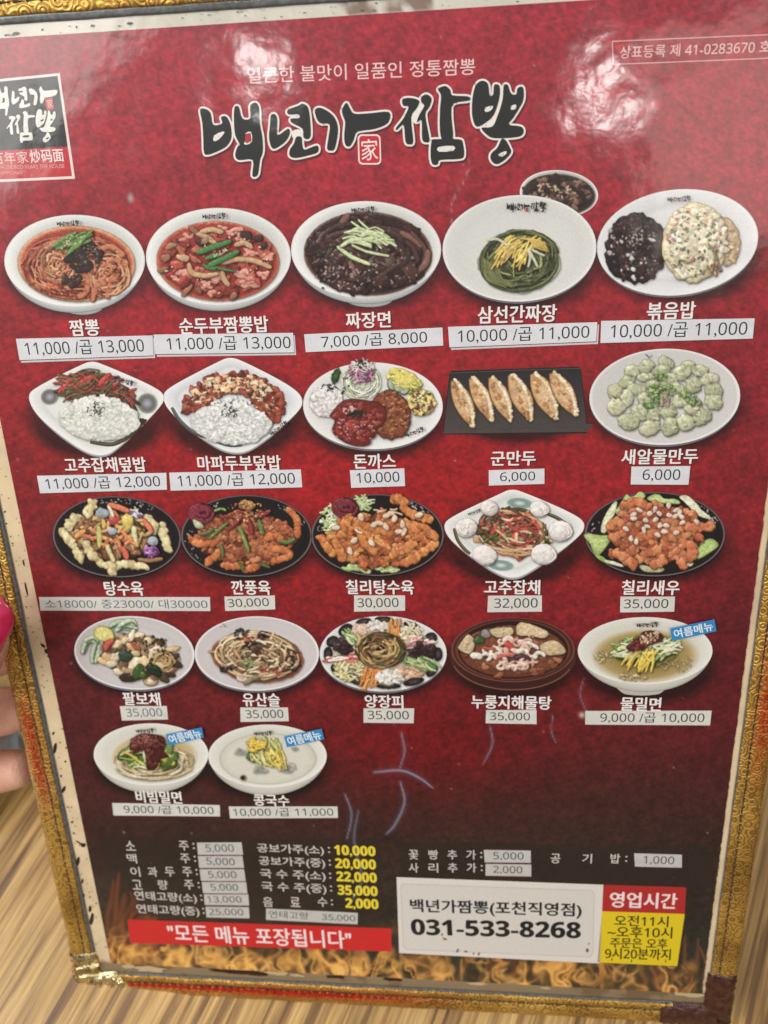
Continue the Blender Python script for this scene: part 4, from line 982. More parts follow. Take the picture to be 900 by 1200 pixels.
for x, y in sorted(arc, key=lambda p: p[1]):
    s = rnd.uniform(21, 33); r = rnd.uniform(-.5, .5); ps = [(x + s * math.cos(r + t) * 1.15, y + s * math.sin(r + t) * .95) for t in (.7, 2.4, 3.9, 5.4)]
    c = vary(rnd.choice(['d8b488', 'e0c8a0', 'd0a070', 'e4d4b4', 'd4ac7c']), .1); k.poly([(a + 3, b + 6) for a, b in ps], mixc(c, '4a180c', .75)); k.rings(ps, [(1, mixc(c, '8a4424', .4)), (.75, c), (0, np.minimum(c * 1.2, .8))])
sprinkle(k, [(x + rnd.uniform(-26, 26), y + rnd.uniform(-20, 20)) for x, y in arc if rnd.random() < .5], 12, 7, ['7a2c18', '8a3420', '9a4428', '4a2414'], .4)
k.build('mapo_tofu', d)
k = Food(f7, z=.6, gloss=.1, rough=.15, contrast=.42); rice(k, 440, 430, 250, 130, 4, 300, 12); rice(k, 440, 350, 160, 90, 0, 120, 12, False); rice(k, 470, 500, 130, 60, 0, 70, 12, False); seeds(k, 435, 345, 62, 48, 34, 18); k.build('rice', d)
tiny_logo(d, 315, 339, 501, -32)
# 8 --- pork cutlet
f8 = (350, 415, 5.294)
d = plate('white oval plate of pork cutlet half covered in red sauce', 437, 475.5, 82, 51, 1, 'e2e3e1')
k = Food(f8, z=.15); strands(k, 390, 175, 120, 110, 0, 90, 9, ['c8d0b0', 'b8c898', 'd8dcc8', 'a0b880', 'd4d4c0'], dark='5a6a40'); k.ell(230, 135, 24, 50, 20, [(1, '1c3a14'), (0, '3c6a2a')], jit=.2)
sticks(k, inside(395, 110, 75, 60, 0, 60), 46, 9, ['8a4068', 'a05a80', '783058', 'c090ac', '6a2850'], (-90, 90), '301024'); sticks(k, inside(395, 70, 70, 40, 0, 34), 40, 6, ['d8d4cc', 'c8c0c0'], (-90, 90)); sprinkle(k, inside(390, 65, 26, 20, 0, 12), 10, 6, ['202018']); sprinkle(k, inside(260, 190, 50, 70, 30, 16), 9, 5, ['202820', '1c2018']); k.build('cabbage_salad', d)
k = Food(f8, z=.4); k.blob(655, 165, 105, 70, 20, 'b8a83c', 'd8cc60', 'e8e090', .08, 20)
sticks(k, inside(660, 160, 80, 50, 20, 20), 40, 10, ['d8cc5c', 'e0d878', 'd0c050'], (0, 60), '9a8c30')
for x, y in ((588, 180), (622, 190), (655, 205)): k.ell(x, y, 37, 46, 10, [(1, '32461c'), (.9, '4c5c30'), (.82, '9aa488'), (.5, 'aab49c'), (0, '98a488')])
k.build('pickles', d)
k = Food(f8, z=.4); k.ell(760, 300, 88, 84, 0, [(1, 'a8904c'), (0, 'b09a58')], jit=.06); chunks(k, inside(760, 300, 82, 78, 0, 70), 13, 11, ['d8c468', 'e0d088', 'ccb458', 'dcd0a0'], '8a7430', 1.15); sprinkle(k, inside(760, 300, 80, 76, 0, 34), 10, 6, ['38501c', '2a3818', '8a3020'], .2); k.build('corn_salad', d)
k = Food(f8, z=.4, gloss=.1, rough=.15, contrast=.42); rice(k, 172, 290, 105, 98, -8, 150, 11, True, ('e2dcdc', 'dcd8d8', 'e6e2e0', 'd8d0d0')); seeds(k, 180, 210, 45, 26, 20, 20); k.build('rice', d)
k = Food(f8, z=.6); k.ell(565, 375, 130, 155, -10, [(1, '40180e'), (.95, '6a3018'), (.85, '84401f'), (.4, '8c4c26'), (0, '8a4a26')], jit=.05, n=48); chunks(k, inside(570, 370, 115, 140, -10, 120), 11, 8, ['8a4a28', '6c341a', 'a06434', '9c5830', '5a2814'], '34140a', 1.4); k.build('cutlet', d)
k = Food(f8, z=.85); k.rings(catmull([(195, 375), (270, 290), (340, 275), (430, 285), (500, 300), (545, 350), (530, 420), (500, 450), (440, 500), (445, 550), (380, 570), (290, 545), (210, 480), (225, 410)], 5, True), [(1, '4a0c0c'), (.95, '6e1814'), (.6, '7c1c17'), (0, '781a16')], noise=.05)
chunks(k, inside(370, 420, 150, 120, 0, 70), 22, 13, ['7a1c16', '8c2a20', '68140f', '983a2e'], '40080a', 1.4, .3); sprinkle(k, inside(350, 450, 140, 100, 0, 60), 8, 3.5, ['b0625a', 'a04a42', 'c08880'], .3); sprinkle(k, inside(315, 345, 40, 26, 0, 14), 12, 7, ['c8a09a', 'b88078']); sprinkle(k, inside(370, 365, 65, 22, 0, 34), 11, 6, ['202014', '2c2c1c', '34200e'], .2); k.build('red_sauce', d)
tiny_logo(d, 474, 497, 505.5, -18)
# 9 --- fried dumplings on a black tray
f9 = (515, 420, 5.0)
k = Ink(f9, z=.03); k.poly([(70, 72), (815, 48), (832, 70), (868, 420), (860, 440), (30, 446), (20, 425), (58, 90)], '1c1a1b'); k.add([(62, 90), (825, 62), (866, 430), (24, 440)], [[0, 1, 2, 3]], np.array([H('262425'), H('222226'), H('484240'), H('4c4442')]))
for i in range(24): x = rnd.uniform(60, 820); k.stroke([(x, 385 + rnd.uniform(-40, 30)), (x + 40, 395), (x + 90, 400 + rnd.uniform(-10, 30))], 22, '3c3836', '443f3d', '484341')
k.line([(62, 86), (440, 70), (822, 58)], 5, '4a4648'); d = k.build('dish_picture', board, 'black tray of six fried dumplings')
for i, (x0, y0, x1, y1, w) in enumerate(((75, 130, 190, 410, 66), (180, 112, 303, 375, 62), (295, 112, 410, 375, 66), (410, 95, 530, 375, 72), (540, 90, 678, 368, 78), (650, 85, 795, 345, 72))):
    k = Food(f9, z=.2 + .05 * i, gloss=.45, rough=.5, dome=.45); dx, dy = x1 - x0, y1 - y0; L = math.hypot(dx, dy); ux, uy = dx / L, dy / L; px, py = -uy, ux
    at = lambda t, o: (x0 + dx * t + px * o, y0 + dy * t + py * o)
    o = [at(t, -w * .95 * math.sin(math.pi * min(1, t * .92 + .07)) ** .8 - rnd.uniform(0, 5) - 3) for t in np.linspace(0, 1, 14)] + [at(t, w * .66 * math.sin(math.pi * min(1, t + .05)) ** .8) for t in np.linspace(1, 0, 12)]
    k.rings(o, [(1, '6a4420'), (.9, 'c09460'), (.6, 'd0a878'), (0, 'dcbc90')], noise=.08)
    for t in np.linspace(.04, .95, 17):
        m = math.sin(math.pi * min(1, t * .92 + .07)) ** .8; x, y = at(t, -w * .68 * m); c = vary(rnd.choice(['e0cca4', 'e6d8bc', 'd8bc90', 'dcc8a0']), .1); k.blob(x, y, 17, 12, rnd.uniform(0, 90), mixc(c, '7a5020', .5), c, np.minimum(c * 1.25, .8), .25)
    for _ in range(26):
        t = rnd.uniform(.08, .9); m = math.sin(math.pi * t) ** .8; x, y = at(t, rnd.uniform(-.35, .25) * w * m); c = vary(rnd.choice(['b8844e', 'c8965e', 'a87040', 'd0a878', 'b07844']), .12); k.blob(x, y, rnd.uniform(7, 16), rnd.uniform(5, 9), math.degrees(math.atan2(dy, dx)) + rnd.uniform(-20, 20), mixc(c, '6a3c18', .4), c, np.minimum(c * 1.3, .8), .25)
    k.build('fried_dumpling', d)
# 10 --- boiled dumplings
f10 = (685, 400, 4.737)
d = plate('pale grey oval plate of small boiled dumplings', 779, 465, 88.5, 56.5, -2, 'cccbc9', flat=True)
bs = [(265, 165, 44, 32), (345, 140, 46, 36), (455, 120, 46, 30), (570, 140, 46, 30), (640, 165, 48, 32), (695, 210, 48, 36), (235, 225, 46, 32), (345, 200, 48, 26), (425, 165, 52, 34), (540, 175, 50, 40), (170, 280, 44, 40), (290, 265, 48, 32), (390, 250, 52, 36), (465, 215, 50, 34), (500, 265, 50, 40), (605, 245, 44, 46), (715, 275, 50, 42), (715, 335, 48, 42), (235, 315, 36, 46), (340, 320, 46, 36), (540, 325, 50, 42), (430, 315, 44, 36), (175, 365, 48, 46), (305, 395, 52, 40), (605, 365, 52, 44), (245, 445, 56, 46), (385, 410, 36, 44), (465, 395, 46, 40), (650, 420, 52, 44), (560, 450, 48, 46), (362, 482, 60, 40), (478, 475, 48, 50)]
k = Food(f10, z=.15, gloss=1.1, rough=.25, contrast=1.1, sat=.85)
for i, (x, y, a, b) in enumerate(bs):
    c = vary(rnd.choice(['b4b894', 'a8ae88', 'bcbe9c', 'aeb48e']), .06); k.blob(x, y, a * 1.06, b * 1.08, rnd.uniform(-25, 25), c, c, c, .05)
    for _ in range(4): k.blob(x + rnd.uniform(-.55, .55) * a, y + rnd.uniform(-.55, .55) * b, rnd.uniform(8, 22), rnd.uniform(4, 9), rnd.uniform(0, 90), c, mixc(c, rnd.choice(['d4d6bc', '7c8a58', 'c8ccae']), rnd.uniform(.1, .5)), c, .3, 8)
k.build('boiled_dumplings', d)
k = Food(f10, z=.5)
for x, y, n in ((425, 195, 22), (390, 260, 26), (340, 345, 16), (400, 345, 14), (470, 260, 22), (550, 290, 20), (615, 335, 22), (420, 300, 20), (380, 290, 14), (600, 320, 10)): sprinkle(k, inside(x, y, 38, 24, 0, n), 8, 5, ['5c8a34', '486f28', '84a858', 'a0b478'], .2)
sprinkle(k, inside(445, 320, 30, 50, 0, 24), 8, 5, ['b0988c', 'a08c80']); k.build('chopped_onion', d)
k = Ink(f10, z=.6); k.line([(338, 70), (350, 82), (358, 92)], 5, '55585a'); k.line([(360, 90), (366, 84), (370, 72)], 4, '8a8c8c'); write(k, '뽕', 769.5, 774.5, 416, 5, 'e8e8e8'); k.build('rim_logo', d)

FRY = ['a05630', 'ac6438', '8a4424', 'b87844', '964a2c']
def fried(k, cx, cy, rx, ry, n, cols, dark='2a0c06', L=70, w=32):
    k.ell(cx, cy, rx * .98, ry * 1.0, 0, [(1, mixc(cols[2], dark, .85)), (.9, mixc(cols[2], dark, .6)), (0, mixc(cols[2], dark, .45))], jit=.14, n=40)
    chunks(k, inside(cx, cy, rx, ry, 0, n), w * .9, w * .6, cols, dark, 1.5, .3)
    for x, y in inside(cx, cy, rx, ry, 0, n):
        a = rnd.uniform(-1.0, 1.0) + (0 if rnd.random() < .7 else 1.2); l = L * rnd.uniform(.6, 1.2); c = vary(rnd.choice(cols), .15); b = rnd.uniform(-14, 14)
        p = catmull([(x - math.cos(a) * l / 2, y - math.sin(a) * l / 2), (x + b, y - b), (x + math.cos(a) * l / 2, y + math.sin(a) * l / 2)], 3)
        for q in p: c2 = c * rnd.uniform(.75, 1.3); k.blob(q[0] + rnd.uniform(-9, 9), q[1] + rnd.uniform(-8, 8), w * rnd.uniform(.3, .72), w * rnd.uniform(.26, .55), rnd.uniform(-60, 60), mixc(c2, dark, .5), c2, np.minimum(c2 * 1.55 + .015, .75), .2, 9)
def speckle(k, cx, cy, rx, ry, a0, a1, n):
    for _ in range(n):
        a = rnd.uniform(a0, a1); q = rnd.uniform(.84, .95); k.blob(cx + rx * q * math.cos(a), cy + ry * q * math.sin(a), rnd.uniform(3, 9), rnd.uniform(2, 4), math.degrees(a) + 90, '5a5052', 'a8a0a2', 'd8d4d6', .3, 7)
def rose(k, x, y, r, c=('5a1020', '74182c', '420a18')):
    k.ell(x, y, r * 1.15, r * .85, 0, [(1, '2a0610'), (.85, c[0]), (0, c[2])], jit=.06, n=24)
    for q, a0 in ((.95, 0), (.72, 1.4), (.5, 2.7), (.3, .6)):
        p = [(x + r * q * 1.1 * math.cos(a), y + r * q * .8 * math.sin(a)) for a in np.linspace(a0, a0 + 4.6, 9)]; k.stroke(p, r * .26, '2c0610', c[1], '943048', n=3)
# 11 --- sweet and sour pork
f11 = (55, 575, 5.625); SAT11 = .8
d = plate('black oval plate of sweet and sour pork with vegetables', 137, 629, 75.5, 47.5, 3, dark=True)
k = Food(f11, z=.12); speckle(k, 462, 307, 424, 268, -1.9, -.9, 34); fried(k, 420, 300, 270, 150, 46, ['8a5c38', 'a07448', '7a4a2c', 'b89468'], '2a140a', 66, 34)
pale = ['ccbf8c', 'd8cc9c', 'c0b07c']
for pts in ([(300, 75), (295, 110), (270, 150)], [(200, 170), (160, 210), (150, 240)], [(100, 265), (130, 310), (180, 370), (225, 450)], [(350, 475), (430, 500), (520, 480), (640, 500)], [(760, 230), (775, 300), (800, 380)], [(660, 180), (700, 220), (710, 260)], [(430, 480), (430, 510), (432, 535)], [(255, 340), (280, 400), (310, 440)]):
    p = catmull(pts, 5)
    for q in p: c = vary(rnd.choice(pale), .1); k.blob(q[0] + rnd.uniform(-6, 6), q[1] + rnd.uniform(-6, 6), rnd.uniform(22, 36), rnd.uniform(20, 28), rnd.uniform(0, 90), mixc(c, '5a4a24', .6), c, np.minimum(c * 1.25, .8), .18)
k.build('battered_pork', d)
k = Food(f11, z=.6, sat=SAT11)
sticks(k, inside(450, 260, 240, 110, 0, 46), 70, 22, ['c87838', 'b8602c', 'c8a050', 'a08040', '98582c', 'd09a54'], (-80, 80), '3a1808')
for p, w, c in (([(250, 265), (220, 280), (195, 300)], 34, 'd89038'), ([(415, 90), (470, 105), (540, 130)], 38, 'd06a3a'), ([(640, 190), (670, 230), (690, 260)], 32, 'd06038'), ([(490, 255), (530, 300), (585, 350)], 26, 'd87834'), ([(490, 370), (515, 400), (530, 440)], 40, 'cc5430'), ([(235, 290), (280, 300), (310, 320)], 24, 'cc6438'), ([(345, 240), (350, 300), (350, 365)], 34, 'b8b45c'), ([(400, 365), (420, 410), (445, 460)], 30, 'c8c080'), ([(575, 240), (580, 280), (590, 330)], 34, 'c8cc94'), ([(410, 100), (425, 130), (440, 165)], 22, 'd0d0b0'), ([(560, 165), (600, 220), (650, 275)], 16, '3a4a1c'), ([(610, 450), (680, 455), (760, 445)], 26, '9a6a40'), ([(375, 195), (380, 220), (380, 240)], 30, 'd0a840')): k.stroke(p, w, mixc(c, '2a1408', .6), c, np.minimum(H(c) * 1.4, .8))
k.blob(535, 200, 38, 48, 20, 'a89020', 'd8c048', 'e8d878', .1); k.blob(445, 195, 40, 26, 0, '7a1818', 'b83434', 'd06058', .1)
for x, y, a in ((370, 145, 42), (435, 265, 32), (700, 330, 36)): k.blob(x, y, a, a * .85, 0, '5c6870', '98a4ac', 'c8d0d4', .1, 14)
sticks(k, inside(690, 400, 46, 30, 0, 26), 44, 12, ['7a3080', '8c4494', '5a1c60', 'b07ab0'], (-80, 80), '240828'); sticks(k, inside(595, 145, 40, 24, 0, 18), 46, 10, ['8a70a0', 'c0b8c8', '6a4a80', 'd0d0b8'], (-60, 60), '2a1830'); k.build('vegetables', d)
# 12 --- spicy fried chicken
f12 = (208, 575, 5.625)
d = plate('black oval plate of spicy fried pork with a red rose garnish', 289, 628, 77, 48, 0, dark=True)
k = Food(f12, z=.12); speckle(k, 455, 298, 430, 268, -2.6, -2.0, 18); speckle(k, 455, 298, 430, 268, -1.0, -.3, 26); speckle(k, 455, 298, 430, 268, 2.4, 3.3, 14)
fried(k, 450, 310, 300, 170, 78, FRY, '2c0c06', 76, 34)
for pts in ([(90, 320), (150, 350), (250, 340)], [(740, 130), (790, 200), (790, 290)], [(600, 380), (700, 390), (740, 430), (640, 460)], [(200, 470), (250, 430), (270, 410)], [(310, 490), (370, 500), (420, 490)], [(450, 520), (490, 510), (520, 500)], [(570, 320), (620, 300), (680, 310)]):
    for q in catmull(pts, 5): c = vary(rnd.choice(['b8642c', 'c87838', 'ac5826']), .1); k.blob(q[0], q[1], 26, 22, rnd.uniform(0, 90), mixc(c, '3a1006', .6), c, np.minimum(c * 1.6, .75), .2)
k.build('fried_pieces', d)
k = Food(f12, z=.6)
for p, w, c in (([(410, 240), (440, 310), (470, 400)], 26, '6a8040'), ([(215, 310), (270, 260), (330, 210)], 20, '5c7434'), ([(540, 195), (550, 240), (565, 280)], 28, '54703a'), ([(155, 285), (200, 275), (240, 250)], 24, '4c5c28'), ([(680, 330), (730, 335), (770, 315)], 26, '587034'), ([(290, 360), (300, 400), (300, 430)], 20, '546c30'), ([(400, 470), (430, 490), (430, 520)], 18, '4c6028'), ([(245, 130), (290, 115), (320, 125)], 14, '7a9a4a'), ([(540, 480), (580, 490), (610, 500)], 16, '4c6028')): k.stroke(p, w, '18240a', c, np.minimum(H(c) * 1.7, .8))
for p, w in (([(290, 175), (340, 165), (395, 175)], 24), ([(450, 175), (480, 220), (490, 280)], 30), ([(420, 170), (390, 210), (340, 250)], 26), ([(510, 165), (560, 155), (610, 130)], 26), ([(400, 130), (440, 140), (480, 130)], 18)): k.stroke(p, w, '2a0608', '7c1c1e', 'a84444')
sprinkle(k, inside(455, 130, 130, 70, 0, 60), 7, 4, ['c89a50', 'b8803c', 'd8b470', '8a3a1c'], .3); chunks(k, inside(460, 90, 50, 30, 0, 26), 12, 9, ['a8783c', 'c09050', '8a5c2c'], '3a1c0a'); sprinkle(k, inside(440, 250, 230, 130, 0, 50), 6, 3, ['d8a870', '5a1810', 'c8c080'], .3)
rose(k, 160, 145, 76); k.blob(140, 220, 44, 20, 30, '5a6a3a', 'b0b890', 'd0d4b8', .2); k.build('peppers_and_garnish', d)
# 13 --- chili pork with almonds
f13 = (362, 575, 5.625)
d = plate('black oval plate of glazed fried pork with almond slices', 442.5, 627, 78, 48, 0, dark=True)
k = Food(f13, z=.12); speckle(k, 452, 291, 437, 270, -1.1, -.4, 40); speckle(k, 452, 291, 437, 270, 3.2, 3.7, 14)
sticks(k, inside(140, 190, 55, 80, 0, 50), 60, 12, ['b8c890', '98b470', 'd0d8b0'], (-80, 80), '3a4a20'); sticks(k, inside(360, 80, 60, 36, 0, 34), 60, 11, ['b8c890', 'a0b878', 'd0d8b8'], (-60, 60), '3a4a20'); sticks(k, inside(330, 512, 80, 18, 5, 14), 70, 22, ['a8b880', '8aa060'], (0, 20), '3a4a20'); sticks(k, inside(510, 515, 70, 18, 0, 20), 40, 14, ['94a860', 'b0bc88'], (-40, 40), '3a4a20'); k.build('shredded_cabbage', d)
k = Food(f13, z=.3); fried(k, 450, 320, 320, 165, 84, ['b4642c', 'c47a38', 'a25224', 'cc8a48', 'ac5c2a'], '300e08', 84, 38)
for pts in ([(560, 60), (590, 50), (630, 80)], [(630, 120), (700, 160), (800, 190)], [(760, 240), (800, 280), (830, 300)], [(620, 480), (720, 430), (830, 350)], [(80, 310), (120, 370), (160, 410)], [(180, 340), (200, 390), (220, 440)], [(330, 210), (420, 250), (540, 280)], [(270, 150), (240, 220), (210, 290)], [(340, 290), (370, 350), (430, 400)], [(550, 420), (620, 390), (690, 350)]):
    for q in catmull(pts, 6): c = vary(rnd.choice(['c07434', 'cc843e', 'b4662c']), .1); k.blob(q[0] + rnd.uniform(-5, 5), q[1] + rnd.uniform(-5, 5), 30, 25, rnd.uniform(0, 90), mixc(c, '40140a', .6), c, np.minimum(c * 1.6, .78), .2)
rose(k, 240, 110, 78, ('4c0c14', '64141c', '380810')); k.build('fried_pieces', d)
k = Food(f13, z=.8)
for x, y, r in ((565, 180, -65), (618, 218, 80), (508, 230, 60), (628, 265, -70), (515, 158, -20), (415, 340, 45), (272, 390, 70), (300, 325, -40), (725, 155, -20), (430, 220, -30), (345, 170, 70), (180, 240, -10), (465, 208, 10), (540, 145, 0), (595, 265, 0)): k.blob(x, y, 28, 17, r, '9a7058', 'd8bca0', 'ecdcc8', .08, 14)
sticks(k, [(450, 125), (560, 115), (330, 260), (590, 145), (480, 130)], 60, 10, ['d8b08c', 'e0c8a8'], (-20, 30), '7a4a30'); k.build('almond_slices', d)
# 14 --- pepper japchae with buns
f14 = (515, 570, 5.0)
d = diamond('white diamond plate of pepper japchae ringed by six white buns', f14, [(15, 230), (70, 175), (350, 45), (420, 12), (500, 35), (790, 160), (862, 220), (820, 300), (530, 505), (430, 545), (320, 505), (70, 330)])
k = Ink(f14, z=.1); k.stroke([(85, 245), (105, 310), (140, 360), (180, 395)], 20, '5a4c2c', '4c4024', '7a6c48'); k.stroke([(630, 160), (690, 185), (760, 235), (770, 260)], 22, '50503c', '3c3c2c', '6a6a54')
for x, y in ((470, 98), (360, 462)): k.ell(x, y, 80, 34, 5, [(1, 'd0d8d4'), (.85, '8aa098'), (.5, '7c948c'), (.25, 'b0c0c0'), (0, 'd4dce0')])
k.build('plate_pattern', d)
k = Food(f14, z=.2); chunks(k, inside(435, 270, 215, 135, 8, 60), 36, 18, ['6a4028', '7a3a24', '4c3a1c', '8a4a30'], '1c0c06', 1.4); strands(k, 435, 265, 215, 135, 8, 70, 17, ['b08a64', '7a5034', '4c4c20', '9a7048', '5a3420', 'c09c78'], dark='20100a')
sticks(k, inside(435, 265, 200, 120, 8, 60), 90, 17, ['a82c20', 'b43a2a', '4a5a24', 'b8946c', '7a4a30', 'c8a88a', '5a3020'], (-60, 50), '240c08')
for p, w, c in (([(345, 205), (320, 250), (300, 285)], 30, 'b83a30'), ([(460, 225), (450, 270), (430, 300)], 28, 'c04030'), ([(545, 195), (570, 220), (585, 250)], 28, 'c43c2c'), ([(455, 330), (450, 280), (490, 260), (540, 270)], 26, 'd4b48c'), ([(350, 390), (410, 395), (460, 415)], 26, 'b08050'), ([(370, 350), (430, 370), (490, 365), (540, 350)], 26, 'c8946c'), ([(260, 300), (340, 300), (420, 285)], 24, '56662a'), ([(520, 290), (560, 310), (640, 310)], 22, '4c5c26')): k.stroke(p, w, mixc(c, '1c0a06', .65), c, np.minimum(H(c) * 1.5, .8))
k.poly([(195, 295), (240, 305), (255, 330), (200, 325)], 'c09058'); k.poly([(450, 420), (490, 425), (460, 440)], 'a8402c'); k.build('japchae', d)
for x, y, a, b, r in ((292, 125, 52, 45, 20), (585, 130, 56, 48, 15), (158, 240, 64, 58, 0), (708, 260, 70, 62, 0), (265, 400, 74, 58, 20), (610, 395, 74, 62, 0)):
    k = Food(f14, z=.55, gloss=.1, rough=.12, dome=.75); k.ell(x, y, a, b, r, [(1, 'dad4d0'), (0, 'e0dcd8')], n=28, jit=.03)
    for q in (.75, .5, .28): k.stroke([(x + a * .18 + a * q * math.cos(t + x * .05), y + b * .1 + b * q * .8 * math.sin(t + x * .05)) for t in np.linspace(.2, 2.6 + q, 6)], a * .26, 'dad4d0', 'dad4d0', 'e0dcd8')
    k.build('steamed_bun', d)
tiny_logo(d, 548, 563, 599, -16)
# 15 --- chili shrimp
f15 = (680, 570, 5.0)
d = plate('black oval plate of chili shrimp on lettuce', 767.5, 626, 82.5, 49.5, 0, dark=True)
k = Food(f15, z=.12); speckle(k, 437, 280, 412, 247, -.9, -.3, 26); speckle(k, 437, 280, 412, 247, 2.9, 3.5, 14)
for pts, c in (([(20, 280), (110, 285), (180, 295), (140, 370), (100, 400), (60, 340)], 'a8bc70'), ([(60, 340), (110, 400), (150, 430), (140, 445), (90, 410)], '86a050'), ([(190, 100), (215, 90), (200, 160), (160, 220), (150, 270), (120, 260), (140, 180)], 'd0d4ac'), ([(230, 110), (270, 45), (290, 60), (330, 50), (350, 28), (380, 60), (300, 120), (240, 170), (205, 150)], 'b4c880'), ([(390, 70), (450, 40), (480, 70), (560, 75), (580, 100), (450, 95)], 'b0c47c'), ([(580, 60), (630, 55), (690, 110), (710, 140), (770, 190), (690, 170), (620, 100)], 'd4d4b4'), ([(670, 350), (760, 305), (810, 340), (770, 380), (690, 425), (670, 400)], 'a4bc6c'), ([(140, 430), (200, 440), (255, 465), (230, 468), (150, 445)], 'c8ccac'), ([(350, 460), (420, 470), (490, 480), (470, 500), (390, 500), (355, 485)], 'b8b890'), ([(610, 450), (660, 445), (650, 465), (600, 465)], 'c0c4a0')):
    k.rings(catmull(pts, 4, True), [(1, mixc(c, '304010', .45)), (.85, c), (.4, np.minimum(H(c) * 1.2, .8)), (0, c)], noise=.08)
    p = np.array(pts).mean(0)
    for q in pts[::2]: k.stroke([tuple(p), ((p[0] + q[0]) / 2 + 6, (p[1] + q[1]) / 2), tuple(np.array(q) * .9 + p * .1)], 5, mixc(c, '506020', .3), np.minimum(H(c) * 1.3, .8))
k.build('lettuce', d)
k = Food(f15, z=.3); fried(k, 450, 270, 250, 155, 70, ['b4643c', 'a8542e', 'c0744a', '9c4a28', 'c47e4c'], '30100a', 80, 44)
for pts in ([(180, 230), (220, 210), (260, 260), (200, 300)], [(260, 110), (320, 90), (390, 110)], [(360, 290), (440, 280), (540, 300)], [(590, 240), (680, 240), (770, 230)], [(300, 370), (260, 420), (320, 460)], [(380, 400), (440, 370), (480, 430), (430, 460)], [(540, 370), (600, 400), (590, 460)], [(600, 320), (660, 360), (640, 420)], [(190, 390), (240, 400), (300, 440)]):
    for q in catmull(pts, 5): c = vary(rnd.choice(['bc6a3c', 'c87e4a', 'b05e34']), .12); k.blob(q[0] + rnd.uniform(-6, 6), q[1] + rnd.uniform(-6, 6), 30, 25, rnd.uniform(0, 90), mixc(c, '481a0c', .6), c, np.minimum(c * 1.6, .78), .22)
k.build('chili_shrimp', d)
k = Food(f15, z=.8)
for x, y in ((265, 245), (295, 300), (325, 320), (380, 195), (405, 155), (460, 155), (435, 130), (520, 165), (515, 108), (490, 260), (450, 280), (560, 265), (500, 225), (465, 222), (390, 230), (370, 250), (595, 208), (555, 170), (560, 135), (440, 190), (310, 185), (345, 135), (580, 150), (590, 175), (680, 205), (310, 160)): k.blob(x, y, 20, 13, rnd.uniform(-80, 80), '9a7058', 'd8c0ac', 'ecdccc', .1, 12)
k.build('almond_slices', d)
# 16 --- eight treasures stir fry
f16 = (80, 718, 5.806)
d = plate('grey oval plate of mixed seafood stir fry with a lemon', 157.5, 765, 70.7, 43, 4, 'c2bcbc', flat=True)
k = Food(f16, z=.12)
for p in ([(100, 270), (120, 210), (160, 180)], [(165, 330), (175, 260), (190, 210)], [(120, 190), (160, 175), (200, 200)], [(290, 90), (340, 70), (380, 60)], [(330, 120), (380, 95), (460, 110)], [(350, 90), (420, 60), (455, 80)], [(190, 330), (210, 280), (215, 230)]): k.stroke(p, 44, '38542c', 'a8b89c', 'b8c4ac'); k.stroke([(a + 8, b + 6) for a, b in p], 12, '3a5a34', '466a40')
k.build('cucumber_slices', d)
k = Food(f16, z=.25); k.ell(490, 300, 270, 150, 14, [(1, 'b0a49c'), (.96, '8a6a48'), (.85, '54381f'), (0, '46301c')], jit=.08, n=48)
chunks(k, inside(490, 300, 250, 140, 14, 110), 32, 20, ['8a6a44', '5c4028', 'b49870', '3c2a1a', 'a88860', '74583a'], '180e06', 1.5, .3)
chunks(k, [(430, 160), (485, 150), (340, 210), (430, 230), (300, 340), (340, 400), (570, 285), (460, 275), (450, 345), (540, 190), (710, 245), (240, 330), (510, 330), (560, 470), (620, 360), (380, 190), (660, 340), (600, 250), (270, 300), (320, 300)], 42, 28, ['d0bc94', 'd8c8a8', 'c8b088', 'c0a070'], '4a3418', 1.25, .15)
chunks(k, [(740, 350), (680, 420), (650, 440), (420, 440)], 52, 28, ['6a4a38', '4c382c', '3a2a22'], '140c08', 1.5); k.ell(562, 465, 50, 30, 0, [(1, '5a3c24'), (.8, 'b89c78'), (.5, '8a6444'), (0, 'c8b090')], n=24)
sprinkle(k, inside(600, 230, 130, 70, 20, 40), 12, 7, ['2a1c12', '5a3c24', '1c120c', '8a6a48'], .3); strands(k, 640, 330, 100, 80, 0, 14, 12, ['c0a070', 'a88850'], dark='3a2410'); k.build('stir_fry', d)
k = Food(f16, z=.6); k.ell(245, 140, 72, 50, 20, [(1, 'b0a440'), (.8, 'd8d070'), (0, 'e4e094')], jit=.06, n=28, noise=.05)
for x, y, a, b, r, c in ((390, 290, 48, 36, 20, '2c4030'), (480, 400, 40, 56, 15, '34501c'), (585, 385, 58, 36, 35, '1c2c18'), (510, 420, 30, 26, 0, '3a5a20')): k.blob(x, y, a, b, r, mixc(c, '081008', .6), c, np.minimum(H(c) * 2, .8), .1, 16)
k.stroke([(260, 240), (270, 210), (300, 190)], 50, '5a1814', 'b03c30', 'cc6a58'); k.stroke([(430, 200), (455, 230), (490, 240)], 18, '5a2010', 'b84a28'); k.build('lemon_and_peppers', d)
